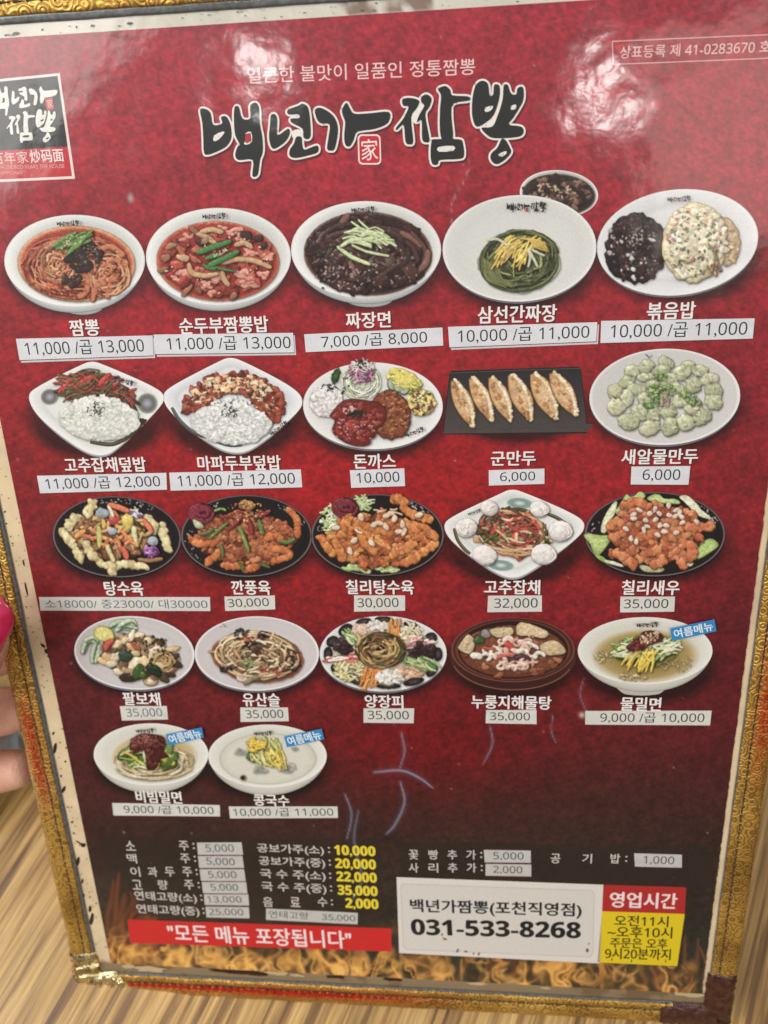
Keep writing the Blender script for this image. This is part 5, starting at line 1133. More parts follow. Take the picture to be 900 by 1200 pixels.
# 17 --- shredded stir fry
f17 = (222, 718, 5.806)
d = plate('grey oval plate of shredded seafood in brown sauce', 301, 765.8, 73, 43.7, 0, 'c6bfc0', flat=True)
k = Food(f17, z=.12); k.ell(465, 300, 312, 176, 6, [(1, '9a7060'), (.97, '8a4a30'), (.93, '7a3820'), (0, '70321c')], jit=.03, n=56); k.build('sauce', d)
k = Food(f17, z=.25); strands(k, 460, 290, 285, 160, 6, 190, 15, ['b89a70', 'a88458', 'c8b088', '8a6440', '6a4c30', 'd0b890', '9a7a54'], dark='2c180c')
sticks(k, inside(460, 285, 265, 150, 6, 60), 64, 15, ['c8ac80', 'b0906a', '4c3c2c', '3a2c24', 'b07050', 'd4c09c'], (-70, 60), '241408')
chunks(k, inside(350, 140, 50, 30, -20, 20) + inside(500, 150, 40, 30, 0, 18) + inside(440, 215, 60, 26, 0, 20) + inside(710, 330, 55, 60, 0, 26) + inside(250, 380, 40, 26, 0, 12), 15, 10, ['30242a', '2a2022', '443236', '1c1618'], '0c0808', 1.8)
chunks(k, inside(580, 390, 70, 32, 0, 14) + inside(400, 170, 40, 26, 0, 8), 20, 12, ['a04c30', 'b06040', '8a3a24'], '3a140a'); sticks(k, inside(400, 340, 40, 26, 0, 8), 40, 10, ['6a8040'], (-50, 0))
k.ell(358, 440, 38, 30, 0, [(1, '8a6a5c'), (.8, 'd8c4b8'), (.4, 'c8a898'), (0, 'a88070')], n=24); k.stroke([(380, 480), (440, 440), (490, 425)], 40, '3a2c1c', '7a6a4c', '9a8a68'); k.stroke([(130, 262), (180, 270), (220, 300)], 18, '5a4424', 'b89a60'); k.build('shredded_stir_fry', d)
k = Ink(f17, z=.6); k.line([(225, 70), (240, 85), (250, 96)], 4, '6a6a6a'); k.line([(205, 90), (212, 94), (222, 90)], 3, '8a8a8a'); k.build('rim_logo', d)
# 18 --- cold platter
f18 = (370, 715, 5.625)
d = plate('white oval plate of a cold platter ringed by black egg slices', 449, 766, 74.5, 44.3, 0, 'dad9d6')
k = Food(f18, z=.12)
for x, y, a, b, r in ((197, 130, 52, 36, -35), (315, 78, 52, 26, -12), (452, 64, 62, 24, 4), (632, 102, 56, 24, 18), (757, 185, 38, 44, 60), (805, 290, 30, 46, 0), (765, 400, 46, 30, -45), (645, 470, 70, 26, -12), (480, 500, 82, 18, 0), (275, 470, 66, 22, 18), (140, 395, 50, 32, 50), (82, 290, 30, 48, 0), (110, 205, 42, 34, -30)):
    k.ell(x, y, a, b, r, [(1, '0c0a0a'), (.9, '1a1616'), (.5, '2c2626'), (.3, '4a4444'), (0, '383232')], n=28, shade=-.3)
k.build('black_egg_slices', d)
k = Food(f18, z=.25); k.ell(440, 290, 330, 200, 0, [(1, 'c8bca4'), (0, 'b8a888')], jit=.05)
def fan(cx, cy, rx, ry, n, L, w, cols, angs, dark): sticks(k, inside(cx, cy, rx, ry, 0, n), L, w, cols, angs, dark, .1)
fan(220, 385, 85, 70, 60, 60, 12, ['c8bc84', 'd4cc9c', 'b8ac70'], (-80, 80), '6a6030'); fan(610, 150, 85, 60, 60, 60, 11, ['ccc0a0', 'd8ceb0', 'bcae88'], (-80, 80), '6a6040')
fan(365, 430, 60, 70, 40, 90, 12, ['d08030', 'c87428', 'd89040'], (95, 125), '6a3008'); fan(520, 125, 45, 50, 24, 80, 12, ['d08c40', 'c87c30'], (80, 110), '6a3008')
fan(190, 300, 90, 36, 16, 150, 18, ['d8c8bc', 'b04838', 'c86a58', 'e0d8d0'], (-12, 0), '6a2a20'); fan(675, 215, 80, 30, 16, 140, 18, ['d8c4c0', 'b05450', 'c87a78', 'e0d4d0'], (-25, -10), '6a2a28')
chunks(k, inside(185, 235, 70, 45, 0, 40), 22, 16, ['2c1c20', '3a262a', '241619'], '0a0608', 1.8); chunks(k, inside(700, 270, 85, 55, 0, 50), 24, 17, ['341e26', '442830', '2a181e'], '0a0608', 1.8)
fan(680, 355, 100, 34, 34, 110, 12, ['8aa860', '4c7434', 'b0c48c', '6a8c48'], (10, 35), '1c3010'); fan(230, 175, 46, 34, 24, 70, 11, ['a0b478', 'c0cc9c', '7a9a54'], (20, 60), '2a4018')
chunks(k, inside(490, 435, 80, 48, 0, 44), 22, 16, ['dcd8ce', 'd0ccc0', 'e0dcd4'], '8a8474', 1.1); chunks(k, inside(415, 105, 70, 28, 0, 30), 22, 14, ['dcd8d0', 'd0c8bc'], '8a8474', 1.1)
chunks(k, inside(640, 400, 90, 36, -10, 40), 22, 14, ['d0a888', 'c8a080', 'd8b898'], '8a5c40', 1.2); chunks(k, inside(310, 130, 60, 36, 0, 26), 22, 14, ['d0ac98', 'd8bca8'], '8a5c48', 1.2); k.build('topping_fans', d)
k = Food(f18, z=.6); k.ell(425, 260, 165, 115, 0, [(1, '4a3c1c'), (.8, '2c2612'), (0, '241f0e')], jit=.06); strands(k, 425, 260, 165, 115, 0, 90, 13, ['8a6c38', '6a5428', 'a8844c', '4a4a24', '3a3a1c', 'b89860', '7a4a28'], (1.0, 2.6), '140f06')
for p in ([(370, 275), (440, 270), (500, 230), (525, 180)], [(345, 310), (380, 355), (440, 370), (480, 360)], [(400, 295), (460, 300), (520, 280)], [(270, 150), (290, 180), (280, 220)]): k.stroke(p, 22, '3a2810', 'b8945c', 'd8bc88')
sticks(k, inside(410, 190, 70, 40, 0, 20), 40, 10, ['3c4420', '2a3018', '8a4a28'], (-60, 60), '0c0c04'); k.build('mushroom_noodles', d)
# 19 --- clay pot stew
f19 = (522, 718, 5.625)
k = Ink(f19, z=.03)
k.ell(445, 292, 418, 224, 0, [(1, '2c1410'), (.975, '4a241c'), (.9, '3a1812'), (0, '3a1812')], shade=-.1, ldir=(0, 1)); k.line(ellpts(445, 288, 405, 220, 0)[4:30], 5, '80584c')
k.ell(445, 245, 405, 212, 0, [(1, '8a6054'), (.985, '5a3026'), (.95, '431c16'), (.91, '6a3e32'), (.89, '2c120e'), (0, '2a100c')], shade=-.25, ldir=(.1, -1)); d = k.build('dish_picture', board, 'dark brown clay pot of seafood stew with crispy rice')
k = Food(f19, z=.12); k.ell(445, 255, 352, 172, 0, [(1, '3a1a10'), (.95, '6a3620'), (.6, '7c4428'), (0, '7a4026')], noise=.06); chunks(k, inside(445, 300, 310, 120, 0, 40), 34, 16, ['8a5030', '74401f', '9a6440', '70341f'], '3a160c', 1.4, .3); k.build('broth', d)
k = Food(f19, z=.3)
for pts, c in (([(495, 60), (670, 120), (650, 165), (560, 150), (470, 140)], 'd0b890'), ([(150, 140), (195, 190), (160, 270), (85, 235), (100, 200)], 'ccb48c'), ([(290, 110), (430, 95), (440, 140), (340, 160)], 'c8b48c'), ([(620, 215), (720, 180), (790, 240), (770, 270), (660, 275)], 'c0aa80')):
    p = np.array(pts); k.poly(p + [4, 8], '4a2414', 2); k.rings(catmull(pts, 3, True), [(1, mixc(c, '6a4420', .4)), (.85, c), (0, np.minimum(H(c) * 1.12, .8))], noise=.04); lo, hi = p.min(0), p.max(0); ce = p.mean(0)
    for x, y in inside(ce[0], ce[1], (hi[0] - lo[0]) * .36, (hi[1] - lo[1]) * .32, 15, 34): k.blob(x, y, 7, 5, rnd.uniform(0, 90), mixc(c, '8a6438', .4), c, 'e4d4b4', .2, 7)
k.build('crispy_rice', d)
k = Food(f19, z=.6)
for x, y in inside(440, 270, 190, 95, 5, 46):
    c = vary(rnd.choice(['d0a898', 'dcc0b0', 'c89480', 'e0d0c4', 'c8a090']), .08); r = rnd.uniform(18, 32); a0 = rnd.uniform(0, 6); k.stroke([(x + r * math.cos(a), y + r * .7 * math.sin(a)) for a in np.linspace(a0, a0 + 3.6, 6)], r * .85, '6a2c1c', c, np.minimum(c * 1.25, .82), n=3)
for p, w, c in (([(400, 200), (430, 220), (440, 250)], 44, 'a83c30'), ([(440, 240), (480, 250), (510, 240)], 34, 'd8c0b0'), ([(340, 290), (400, 275), (460, 265)], 26, 'b05a4c'), ([(470, 290), (520, 285), (560, 300)], 34, '4c2830'), ([(420, 320), (450, 300), (480, 310)], 22, '3c2028'), ([(540, 190), (580, 210), (610, 230)], 26, 'd0c0b8'), ([(250, 225), (290, 235), (330, 230)], 26, '9a4434')): k.stroke(p, w, mixc(c, '2a0c08', .6), c, np.minimum(H(c) * 1.5, .82))
k.blob(220, 175, 36, 26, 20, '1c2c10', '3c5424', '5c7a3c', .2); k.blob(265, 135, 32, 26, 0, '4a4440', '8a8480', 'b0aaa4', .1); k.blob(205, 280, 40, 24, 10, '9a8a78', 'd8d0c4', 'e8e4dc', .1); k.ell(510, 345, 44, 34, 0, [(1, '8a5c48'), (.8, 'd0b09c'), (.5, '9a6850'), (.2, 'c8a48c'), (0, 'a87860')], n=24); k.build('seafood', d)
# 20 --- cold wheat noodles in broth
def foot_bowl(label, cx, cy, rx, ry, ft, fr, bc, brx, bry, stops, logo):
    k = Ink(z=.03); fx, fy, fw = ft
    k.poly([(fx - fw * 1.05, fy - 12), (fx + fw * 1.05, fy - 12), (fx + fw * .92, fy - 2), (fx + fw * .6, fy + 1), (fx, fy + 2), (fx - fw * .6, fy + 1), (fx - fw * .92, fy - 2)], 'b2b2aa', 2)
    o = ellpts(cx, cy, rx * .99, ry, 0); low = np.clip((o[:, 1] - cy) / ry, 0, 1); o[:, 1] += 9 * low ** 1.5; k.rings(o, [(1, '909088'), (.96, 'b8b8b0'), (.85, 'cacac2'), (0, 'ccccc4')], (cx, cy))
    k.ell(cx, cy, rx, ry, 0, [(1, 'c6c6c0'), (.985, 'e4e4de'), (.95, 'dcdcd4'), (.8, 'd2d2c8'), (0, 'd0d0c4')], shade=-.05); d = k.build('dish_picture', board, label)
    k = Ink(z=.12); k.ell(bc[0], bc[1], brx, bry, 0, stops, noise=.03); k.build('broth', d); tiny_logo(d, *logo); return d
f20 = (672, 715, 5.294)
d = foot_bowl('white bowl of cold noodles in pale broth with egg strips', 756, 762.5, 79, 39.5, (752, 813, 26), f20, (756, 768), 64, 32, [(1, 'd0d0c4'), (.93, 'c4b898'), (.82, 'a89464'), (.6, '94824c'), (.3, '7a7438'), (0, '747034')], (745, 770, 730.5))
k = Food(f20, z=.3); chunks(k, inside(370, 410, 90, 28, 0, 40), 9, 5, ['b8a070', 'c4ae80', 'a89058'], '7a6434', 1.2); chunks(k, inside(180, 290, 60, 40, 0, 26), 8, 5, ['b4a070', 'c0ac7c'], '86703c', 1.15); chunks(k, inside(640, 330, 110, 50, 0, 30), 9, 5, ['a89460', 'b49e6c'], '7a6830', 1.15)
k.ell(445, 260, 185, 90, 0, [(1, '8a7c44'), (.85, '6a6c30'), (0, '4c5820')], jit=.08)
sticks(k, inside(440, 240, 180, 75, 0, 90), 80, 13, ['7c9040', '96a860', '66802c', 'b4c08c', '5a7428'], (-50, 40), '24340c'); sticks(k, inside(330, 250, 60, 40, 0, 20) + inside(570, 220, 60, 45, 0, 24), 90, 14, ['c0c898', 'a8b878', 'd0d4b0'], (-40, 20), '4a5a24')
for i in range(16): x = rnd.uniform(310, 480); k.stroke([(x + 50, 255), (x + 10, 300), (x - 20, 350 + rnd.uniform(-10, 35))], 14, '8a6c08', 'd4b428', 'e8d468')
for p in ([(490, 240), (495, 310), (480, 385)], [(460, 240), (420, 310), (400, 360)], [(430, 260), (470, 310), (500, 300)]): k.stroke(p, 16, '8a6c08', 'd8bc30', 'ecdc78')
k.build('cucumber_and_egg_strips', d)
k = Food(f20, z=.7); k.rings(catmull([(330, 215), (400, 165), (430, 130), (500, 125), (550, 150), (545, 190), (480, 205), (430, 240), (360, 250), (328, 235)], 4, True), [(1, '3a0c0c'), (.85, '5c1a18'), (0, '641e1a')], noise=.08); chunks(k, inside(440, 190, 85, 40, -20, 30), 14, 9, ['6a1e1a', '54140f', '7c2c24'], '2c0806', 1.6); sprinkle(k, inside(470, 165, 70, 35, -15, 60), 6, 4, ['c8b090', 'b09070', 'd8c8a8'], .2); k.build('red_paste', d)
# 21 --- spicy mixed noodles
f21 = (100, 845, 6.0)
d = foot_bowl('white bowl of mixed noodles topped with dark red paste', 177, 884, 67.3, 36.5, (188, 922.5, 22), f21, (181, 886.5), 50, 27, [(1, 'd0cebe'), (.92, 'c4b48c'), (.7, 'b8a478'), (0, 'a89464')], (160, 181, 854.5))
k = Food(f21, z=.3); strands(k, 480, 290, 290, 120, 0, 130, 11, ['c8b48c', 'bca478', 'd4c4a0', 'b49a6c'], dark='7c6438'); k.build('noodles', d)
k = Food(f21, z=.6); k.ell(450, 235, 175, 90, 0, [(1, '6a6a2c'), (.85, '48581c'), (0, '3c4c18')], jit=.08); chunks(k, [(370, 255), (400, 270), (590, 300), (600, 270), (290, 220), (580, 200), (345, 270)], 55, 38, ['56702c', '44601f', '6a8438'], '18240a', 1.6); sticks(k, inside(450, 240, 170, 75, 0, 30), 90, 13, ['b0bc70', '8aa048', 'd0d098', 'c8b040'], (-60, 60), '3a4a14')
for p in ([(530, 260), (570, 280), (625, 300)], [(560, 220), (600, 240), (640, 260)], [(520, 290), (510, 320), (500, 335)], [(540, 270), (590, 260), (630, 290)]): k.stroke(p, 18, '8a6c10', 'd0ac34', 'e8d078')
k.stroke([(410, 205), (420, 250), (425, 290)], 16, '7a8450', 'c8d0a0'); k.stroke([(345, 195), (390, 185), (420, 195)], 20, '8a8a60', 'd0d0b4'); k.stroke([(340, 320), (390, 315), (430, 320)], 12, '8a8a60', 'd8d4b8'); k.build('vegetables', d)
k = Food(f21, z=.9); k.rings(catmull([(318, 150), (345, 105), (400, 80), (470, 85), (540, 100), (565, 140), (555, 200), (590, 240), (530, 260), (500, 325), (440, 330), (430, 250), (420, 190), (360, 190), (335, 235), (318, 200)], 4, True), [(1, '2c0a0a'), (.9, '4c1614'), (0, '52181a')], (440, 150), noise=.08); chunks(k, inside(440, 145, 110, 50, 0, 46), 18, 12, ['5a1c1a', '481210', '6c2a26', '7a3a30'], '1c0606', 1.6); chunks(k, inside(475, 260, 40, 50, 0, 14), 16, 10, ['4c1412', '5c1e1a'], '1c0606'); sprinkle(k, inside(440, 125, 90, 36, 0, 40), 6, 4, ['9a6a58', '8a5448'], .3); k.build('red_paste', d)
# 22 --- soy milk noodles
f22 = (238, 845, 6.0)
d = foot_bowl('white bowl of soy milk noodles with ice and cucumber', 313.5, 886, 69.5, 37, (315, 927, 22), f22, (314, 889), 57.5, 30.5, [(1, 'c8c8c0'), (.97, 'b6b6ac'), (.94, 'cac8bc'), (.8, 'd2d0c4'), (0, 'd0cec0')], (298, 319, 857.5))
k = Food(f22, z=.3); 
for pts in ([(215, 230), (245, 185), (305, 210), (300, 235)], [(350, 360), (370, 310), (470, 350), (440, 360)], [(550, 355), (590, 300), (640, 330), (620, 360)], [(615, 190), (650, 180), (680, 195), (640, 205)]): k.rings(pts, [(1, 'bcbcb4'), (.8, '989c98'), (.4, '80867e'), (0, 'a0a49e')])
k.poly([(590, 305), (615, 350), (565, 350)], '6c7264'); k.stroke([(600, 295), (640, 300), (655, 345)], 8, 'a0a49c', 'b4b8b0'); k.build('ice_cubes', d)
k = Food(f22, z=.5); k.blob(365, 235, 58, 52, 0, '2c3c14', '56682c', '7a8c48', .1, 20); sticks(k, inside(440, 210, 110, 90, 10, 90), 90, 11, ['c0b850', 'a8b060', '8a9c48', 'ccc080', 'b8c088'], (30, 100), '4a5420'); sticks(k, inside(375, 170, 50, 40, 0, 36), 70, 12, ['d8b030', 'd0a828', 'dcc050'], (-30, 60), '7a5c08'); sticks(k, inside(510, 270, 70, 55, 20, 36), 80, 12, ['d8bc38', 'd0b040', 'dcc860'], (30, 80), '7a640c'); sprinkle(k, [(450, 205), (505, 265), (480, 240), (440, 195)], 9, 6, ['3a4a1c', '5a3a1c']); k.build('cucumber_and_egg_strips', d)
k = Food(f22, z=.7); k.ell(282, 392, 20, 20, 0, [(1, 'b09a70'), (.75, '4a3010'), (.4, '201006'), (0, '180a04')], n=16, jit=.1); k.build('stain', d)

# ------------------------------------------------------------------ dish names
for s, xc, yc, w, h in (('짬뽕', 99, 384, 35, 19), ('순두부짬뽕밥', 262, 381, 105, 19), ('짜장면', 431.5, 375, 53, 18.5), ('삼선간짜장', 606, 368, 93, 20), ('볶음밥', 786.5, 364, 57, 20),
                        ('고추잡채덮밥', 123, 544.5, 96, 17), ('마파두부덮밥', 280, 542.5, 98, 17), ('돈까스', 439, 540.5, 50, 17), ('군만두', 601.5, 537, 53, 17), ('새알물만두', 773, 535, 90, 17.5),
                        ('탕수육', 145, 689.5, 46, 16.5), ('깐풍육', 294, 688.5, 46, 16.5), ('칠리탕수육', 445, 688, 80, 16.5), ('고추잡채', 600, 688, 66, 16.5), ('칠리새우', 762.5, 688.5, 68, 17),
                        ('팔보채', 166, 819, 44, 15), ('유산슬', 306, 820, 44, 15.5), ('양장피', 450, 822, 45.5, 15), ('누룽지해물탕', 599, 823, 94, 15.5), ('물밀면', 751, 825, 48, 15.5),
                        ('비빔밀면', 186, 934, 54, 14), ('콩국수', 318, 938, 42, 13)):
    ink = Ink(z=0.05); write(ink, s, xc - w / 2 + .8, xc + w / 2 + .8, yc + 1.2, h, '3a0c10', 0.032); ink.z = .09; write(ink, s, xc - w / 2 + .5, xc + w / 2 - .5, yc, h, 'e6e2e0', 0.030); ink.build('dish_name', board)

# ------------------------------------------------------------------ price stickers
def sticker(q, body, x0, x1, h=None, c='24262a', name='price_sticker', paper='d6d8dc', bold=0.0, z=0.06, fade=False, dbl=False):
    q = np.asarray(q, float); k = Ink(z=z)
    if dbl: k.poly(q + np.array([2.0, 3.0]), 'c2c4c8')
    k.poly(q + np.array([.5, .9]), '5a1a20'); n = 8; V = []; Cc = []  # dark offset copy: the sticker's shadow edge, painted as colour
    for j in range(4):
        for i in range(n + 1):
            u, v = i / n, j / 3; V.append(q[0] * (1 - u) * (1 - v) + q[1] * u * (1 - v) + q[2] * u * v + q[3] * (1 - u) * v); Cc.append(H(paper) * rnd.uniform(.93, 1.04))
    k.add(V, [[j * (n + 1) + i, j * (n + 1) + i + 1, (j + 1) * (n + 1) + i + 1, (j + 1) * (n + 1) + i] for j in range(3) for i in range(n)], np.array(Cc))
    o = k.build(name, board)
    hq = abs((q[3] + q[2] - q[0] - q[1])[1]) / 2; h = h or hq * (.66 if '곱' not in body else .74); k = Ink(z=z + .03)
    f = lambda x: np.array([np.interp(x, [q[0][0], q[1][0]], [q[0][1], q[1][1]]), np.interp(x, [q[3][0], q[2][0]], [q[3][1], q[2][1]])]).mean()
    write(k, body, x0, x1, f(x0), h, c, bold, y1=f(x1)); k.build('price', o)
    return o
ST = [([(18.7, 397), (179, 393), (179.7, 416.5), (23, 422)], '11,000 /곱 13,000', 29, 168), ([(180, 392), (343.5, 390), (345, 413), (182, 415)], '11,000 /곱 13,000', 195, 340),
      ([(356.4, 391.7), (518.5, 383.7), (519.5, 405), (358.4, 412.7)], '7,000 /곱 8,000', 376, 500), ([(525, 383), (700, 377.5), (698.7, 400), (526.7, 407)], '10,000 /곱 11,000', 536, 690), ([(704.5, 376), (884.4, 373), (882, 396.7), (703.5, 402)], '10,000 /곱 11,000', 715, 875),
      ([(43.4, 557.5), (195, 554), (195.7, 573.8), (47, 578)], '11,000 /곱 12,000', 53, 187), ([(198.3, 553.8), (352.5, 550), (354.3, 571), (200, 575)], '11,000 /곱 12,000', 208, 345), ([(410, 551), (473.8, 548.7), (474.7, 569.6), (411.6, 571.7)], '10,000', 418, 468), ([(572.7, 551), (638, 549), (638, 567), (573, 569)], '6,000', 586, 627), ([(740, 546.7), (809, 546), (806.7, 568), (739, 567.7)], '6,000', 753, 797),
      ([(45.7, 699.6), (246, 699.6), (246.6, 716), (47.5, 715.5)], '소18000/ 중23000/ 대30000', 52, 242), ([(263, 699), (322, 697.7), (322.6, 714), (264, 716)], '30,000', 267, 315), ([(415, 697.6), (474.7, 697.6), (474.7, 715.6), (415, 716.7)], '30,000', 419, 467), ([(572, 698), (635, 697.6), (635, 716.7), (571, 717.4)], '32,000', 579, 630), ([(727, 699), (791, 699), (790, 716.7), (726.7, 717.7)], '35,000', 731, 783),
      ([(140.4, 827.3), (195.5, 827.3), (197, 843), (143, 844.4)], '35,000', 148, 190), ([(281.6, 829), (337.4, 829), (338.5, 845), (282, 846)], '35,000', 288, 332), ([(426, 830), (485.4, 830), (484.7, 847.5), (426, 846.8)], '35,000', 431, 479), ([(569.7, 832), (628.8, 832), (628.8, 848.6), (569, 847.5)], '35,000', 574, 621), ([(685.7, 833), (834, 832.7), (832, 850), (685.7, 849)], '9,000 /곱 10,000', 703, 825),
      ([(131.4, 940.8), (257.6, 943.4), (258, 956.6), (133, 955.5)], '9,000 /곱 10,000', 145, 250), ([(268, 945), (395.5, 945), (396, 958.4), (269.7, 959)], '10,000 /곱 11,000', 273, 390)]
for i, (q, s, x0, x1) in enumerate(ST): sticker(q, s, x0, x1, dbl=i in (0, 1, 3), c=('24262a', '5a6068')[i in (10, 15)], paper=('d4d7dc', 'cfcfc9')[i > 9])
for q, s, x0, x1 in (([(230.8, 987.3), (283, 987), (285, 1001.6), (232, 1001.6)], '5,000', 241, 274), ([(232, 1003), (284, 1003), (286, 1017), (233.5, 1017)], '5,000', 242, 275), ([(234, 1018.5), (286, 1018.5), (288, 1032.5), (235.5, 1032)], '5,000', 244, 277), ([(236.5, 1033.4), (288.5, 1033.6), (290, 1047), (238, 1046.6)], '5,000', 247, 279), ([(239, 1048), (291, 1048), (292, 1061), (240, 1060.4)], '13,000', 243, 283), ([(241, 1062.4), (291.7, 1063), (292.5, 1076), (242, 1075)], '25,000', 245, 285),
                     ([(311.8, 1064.5), (419.3, 1069.7), (419, 1083), (311.8, 1077.8)], '연태고량    35,000', 315, 416), ([(567, 995.8), (622, 996.7), (622, 1011), (568, 1010.4)], '5,000', 578, 613.5), ([(569, 1012.2), (622.5, 1013), (622.5, 1027), (569, 1026)], '2,000', 578, 612), ([(743, 999.8), (799, 1001.5), (799, 1016.7), (744, 1015.4)], '1,000', 754, 790)):
    sticker(q, s, x0, x1, c='3a3c40', paper='bcbcb8')

# ------------------------------------------------------------------ drink list and side dishes
def sp(chars, y, h=11, c='c4beb8', w=11, name='drink_name'):
    k = Ink(z=.05)
    for ch, x0, *x1 in chars:
        if ch == ':': write(k, ch, x0 - 1.1, x0 + 1.1, y + .3, h * .62, c, .02)
        elif x1: write(k, ch, x0, x1[0], y, h + 1, c, .02)
        else: write(k, ch, x0 - w / 2, x0 + w / 2, y, h, c, .02)
    k.build(name, board)
sp([('소', 152.8), ('주', 215.5), (':', 227)], 991); sp([('맥', 154.5), ('주', 217), (':', 228.5)], 1006); sp([('이', 158.5), ('과', 178.8), ('두', 199), ('주', 219.5), (':', 230.5)], 1021.5); sp([('고', 160.6), ('량', 191), ('주', 221.5), (':', 233)], 1036.8)
for s, x0, x1, xc, y in (('연태고량(소)', 158, 230, 236, 1051.6), ('연태고량(중)', 160.5, 233, 238.5, 1067), ('공보가주(소)', 301.5, 379, 385.5, 995.6), ('공보가주(중)', 303.6, 380.5, 386.5, 1010.6), ('국 수 주(소)', 305, 381, 387, 1025.8), ('국 수 주(중)', 306.6, 382, 388, 1040.8)): sp([(s, x0, x1), (':', xc)], y)
sp([('음', 314), ('료', 346), ('수', 378), (':', 389)], 1057)
sp([('꽃', 484.7), ('빵', 507.8), ('추', 530), ('가', 552), (':', 564)], 1001.5, name='side_dish_name'); sp([('사', 484.7), ('리', 507.8), ('추', 530.5), ('가', 552.5), (':', 564.5)], 1016.8, name='side_dish_name'); sp([('공', 651), ('기', 688), ('밥', 721), (':', 734)], 1006, name='side_dish_name')
for s, x0, x1, y in (('10,000', 392, 439.5, 997.5), ('20,000', 393, 440, 1013), ('22,000', 394.5, 441, 1028.5), ('35,000', 396, 442, 1044.3), ('2,000', 405, 443, 1059.6)):
    k = Ink(z=.05); write(k, s, x0, x1, y, 13, 'e0cc3a', .03); k.build('drink_price', board, 'yellow printed price')
k = Ink(z=.05); k.poly([(149.4, 1077.5), (458.3, 1087.9), (459, 1115), (152.8, 1105)], 'c42428'); o = k.build('takeout_banner', board, 'bright red banner with white lettering')
k = Ink(z=.09); write(k, '"모든 메뉴 포장됩니다"', 196, 410, 1092.5, 20, 'ecdcdc', .02, y1=1101.5); k.build('banner_lettering', o)
k = Ink(z=.05); k.poly([(464.7, 1027.8), (706.9, 1036.7), (703, 1129), (467.8, 1116.7)], 'd6d2cc'); o = k.build('phone_panel', board, 'white panel with the telephone number')
k = Ink(z=.08); k.poly([(471, 1035), (694, 1043), (697, 1047), (695, 1118), (691, 1122), (476, 1113), (472, 1109), (469, 1039)], 'c4c0ba'); k.poly([(472, 1036.5), (693, 1044.3), (695.6, 1047.6), (693.6, 1117), (690, 1120.6), (476.6, 1111.6), (473.4, 1108), (470.5, 1040)], 'cfccc6')
for x, y, a, b in ((521, 1100, 2.5, 1.3), (518, 1095, 1, 2), (536, 1114, 1.4, 2.4), (546, 1115, 2.6, 1.2), (555, 1117, 1, 1.6), (561, 1117.5, 1.2, 2), (688, 1113, 2, 3), (690, 1106, 1, 1.4), (640, 1080, .8, .8), (490, 1060, .7, .7)): k.poly(ellpts(x, y, a, b, 20, 8, .3), '7a5a3c')
k.build('phone_sticker', o)
k = Ink(z=.12); write(k, '백년가짬뽕(포천직영점)', 480, 680, 1062, 17.5, '1e2022', .03, y1=1067.5); write(k, '031-533-8268', 481, 679, 1086, 18.5, '1c1e20', .03, y1=1090); k.build('phone_lettering', o)
k = Ink(z=.05); k.poly([(706.9, 1036.7), (804, 1039.8), (802.4, 1071), (705.6, 1067.8)], 'a82a2a'); o = k.build('hours_heading', board, 'dark red heading of the opening hours'); k = Ink(z=.09); write(k, '영업시간', 715, 793, 1054, 18, 'ead8d6', .03, y1=1056); k.build('heading_lettering', o)
k = Ink(z=.05); k.poly([(705.6, 1067.8), (802.4, 1071), (793.6, 1132), (700, 1127.8)], 'd8c020'); o = k.build('hours_panel', board, 'yellow panel with the opening hours'); k = Ink(z=.09)
for s, x0, x1, y, h in (('오전11시', 720, 783, 1078.5, 12.5), ('~오후10시', 712, 787.5, 1091.5, 13), ('주문은 오후', 715, 782, 1104.5, 12), ('9시20분까지', 709, 785.6, 1117, 13)): write(k, s, x0, x1, y, h, '242210', .02, y1=y + 1.5)
for x, y in ((717, 1124), (740, 1126), (780, 1126)): k.poly(ellpts(x, y, .7, 2.0, 5, 8, .2), '3a2c10')
k.build('hours_lettering', o)
for q, x0, x1 in (([(784.4, 734.8), (836, 724), (838.5, 737.7), (787, 749.4)], 789, 834), ([(195.5, 858.7), (237.5, 850.5), (239.8, 862), (198.7, 871.7)], 199.5, 236), ([(333.5, 861.2), (377.3, 852), (380.5, 864.2), (337, 873.7)], 338, 376)):
    q = np.array(q); k = Ink(z=1.3); k.poly(q, '2c86c0'); o = k.build('season_tag', board, 'blue slanted tag with white lettering'); k = Ink(z=1.34); a = (q[0] + q[3]) / 2; b = (q[1] + q[2]) / 2; f = lambda x: a[1] + (b[1] - a[1]) * (x - a[0]) / (b[0] - a[0])
    write(k, '여름메뉴', x0, x1, f(x0), 10.5, 'e4ecf2', .02, y1=f(x1)); k.build('tag_lettering', o)

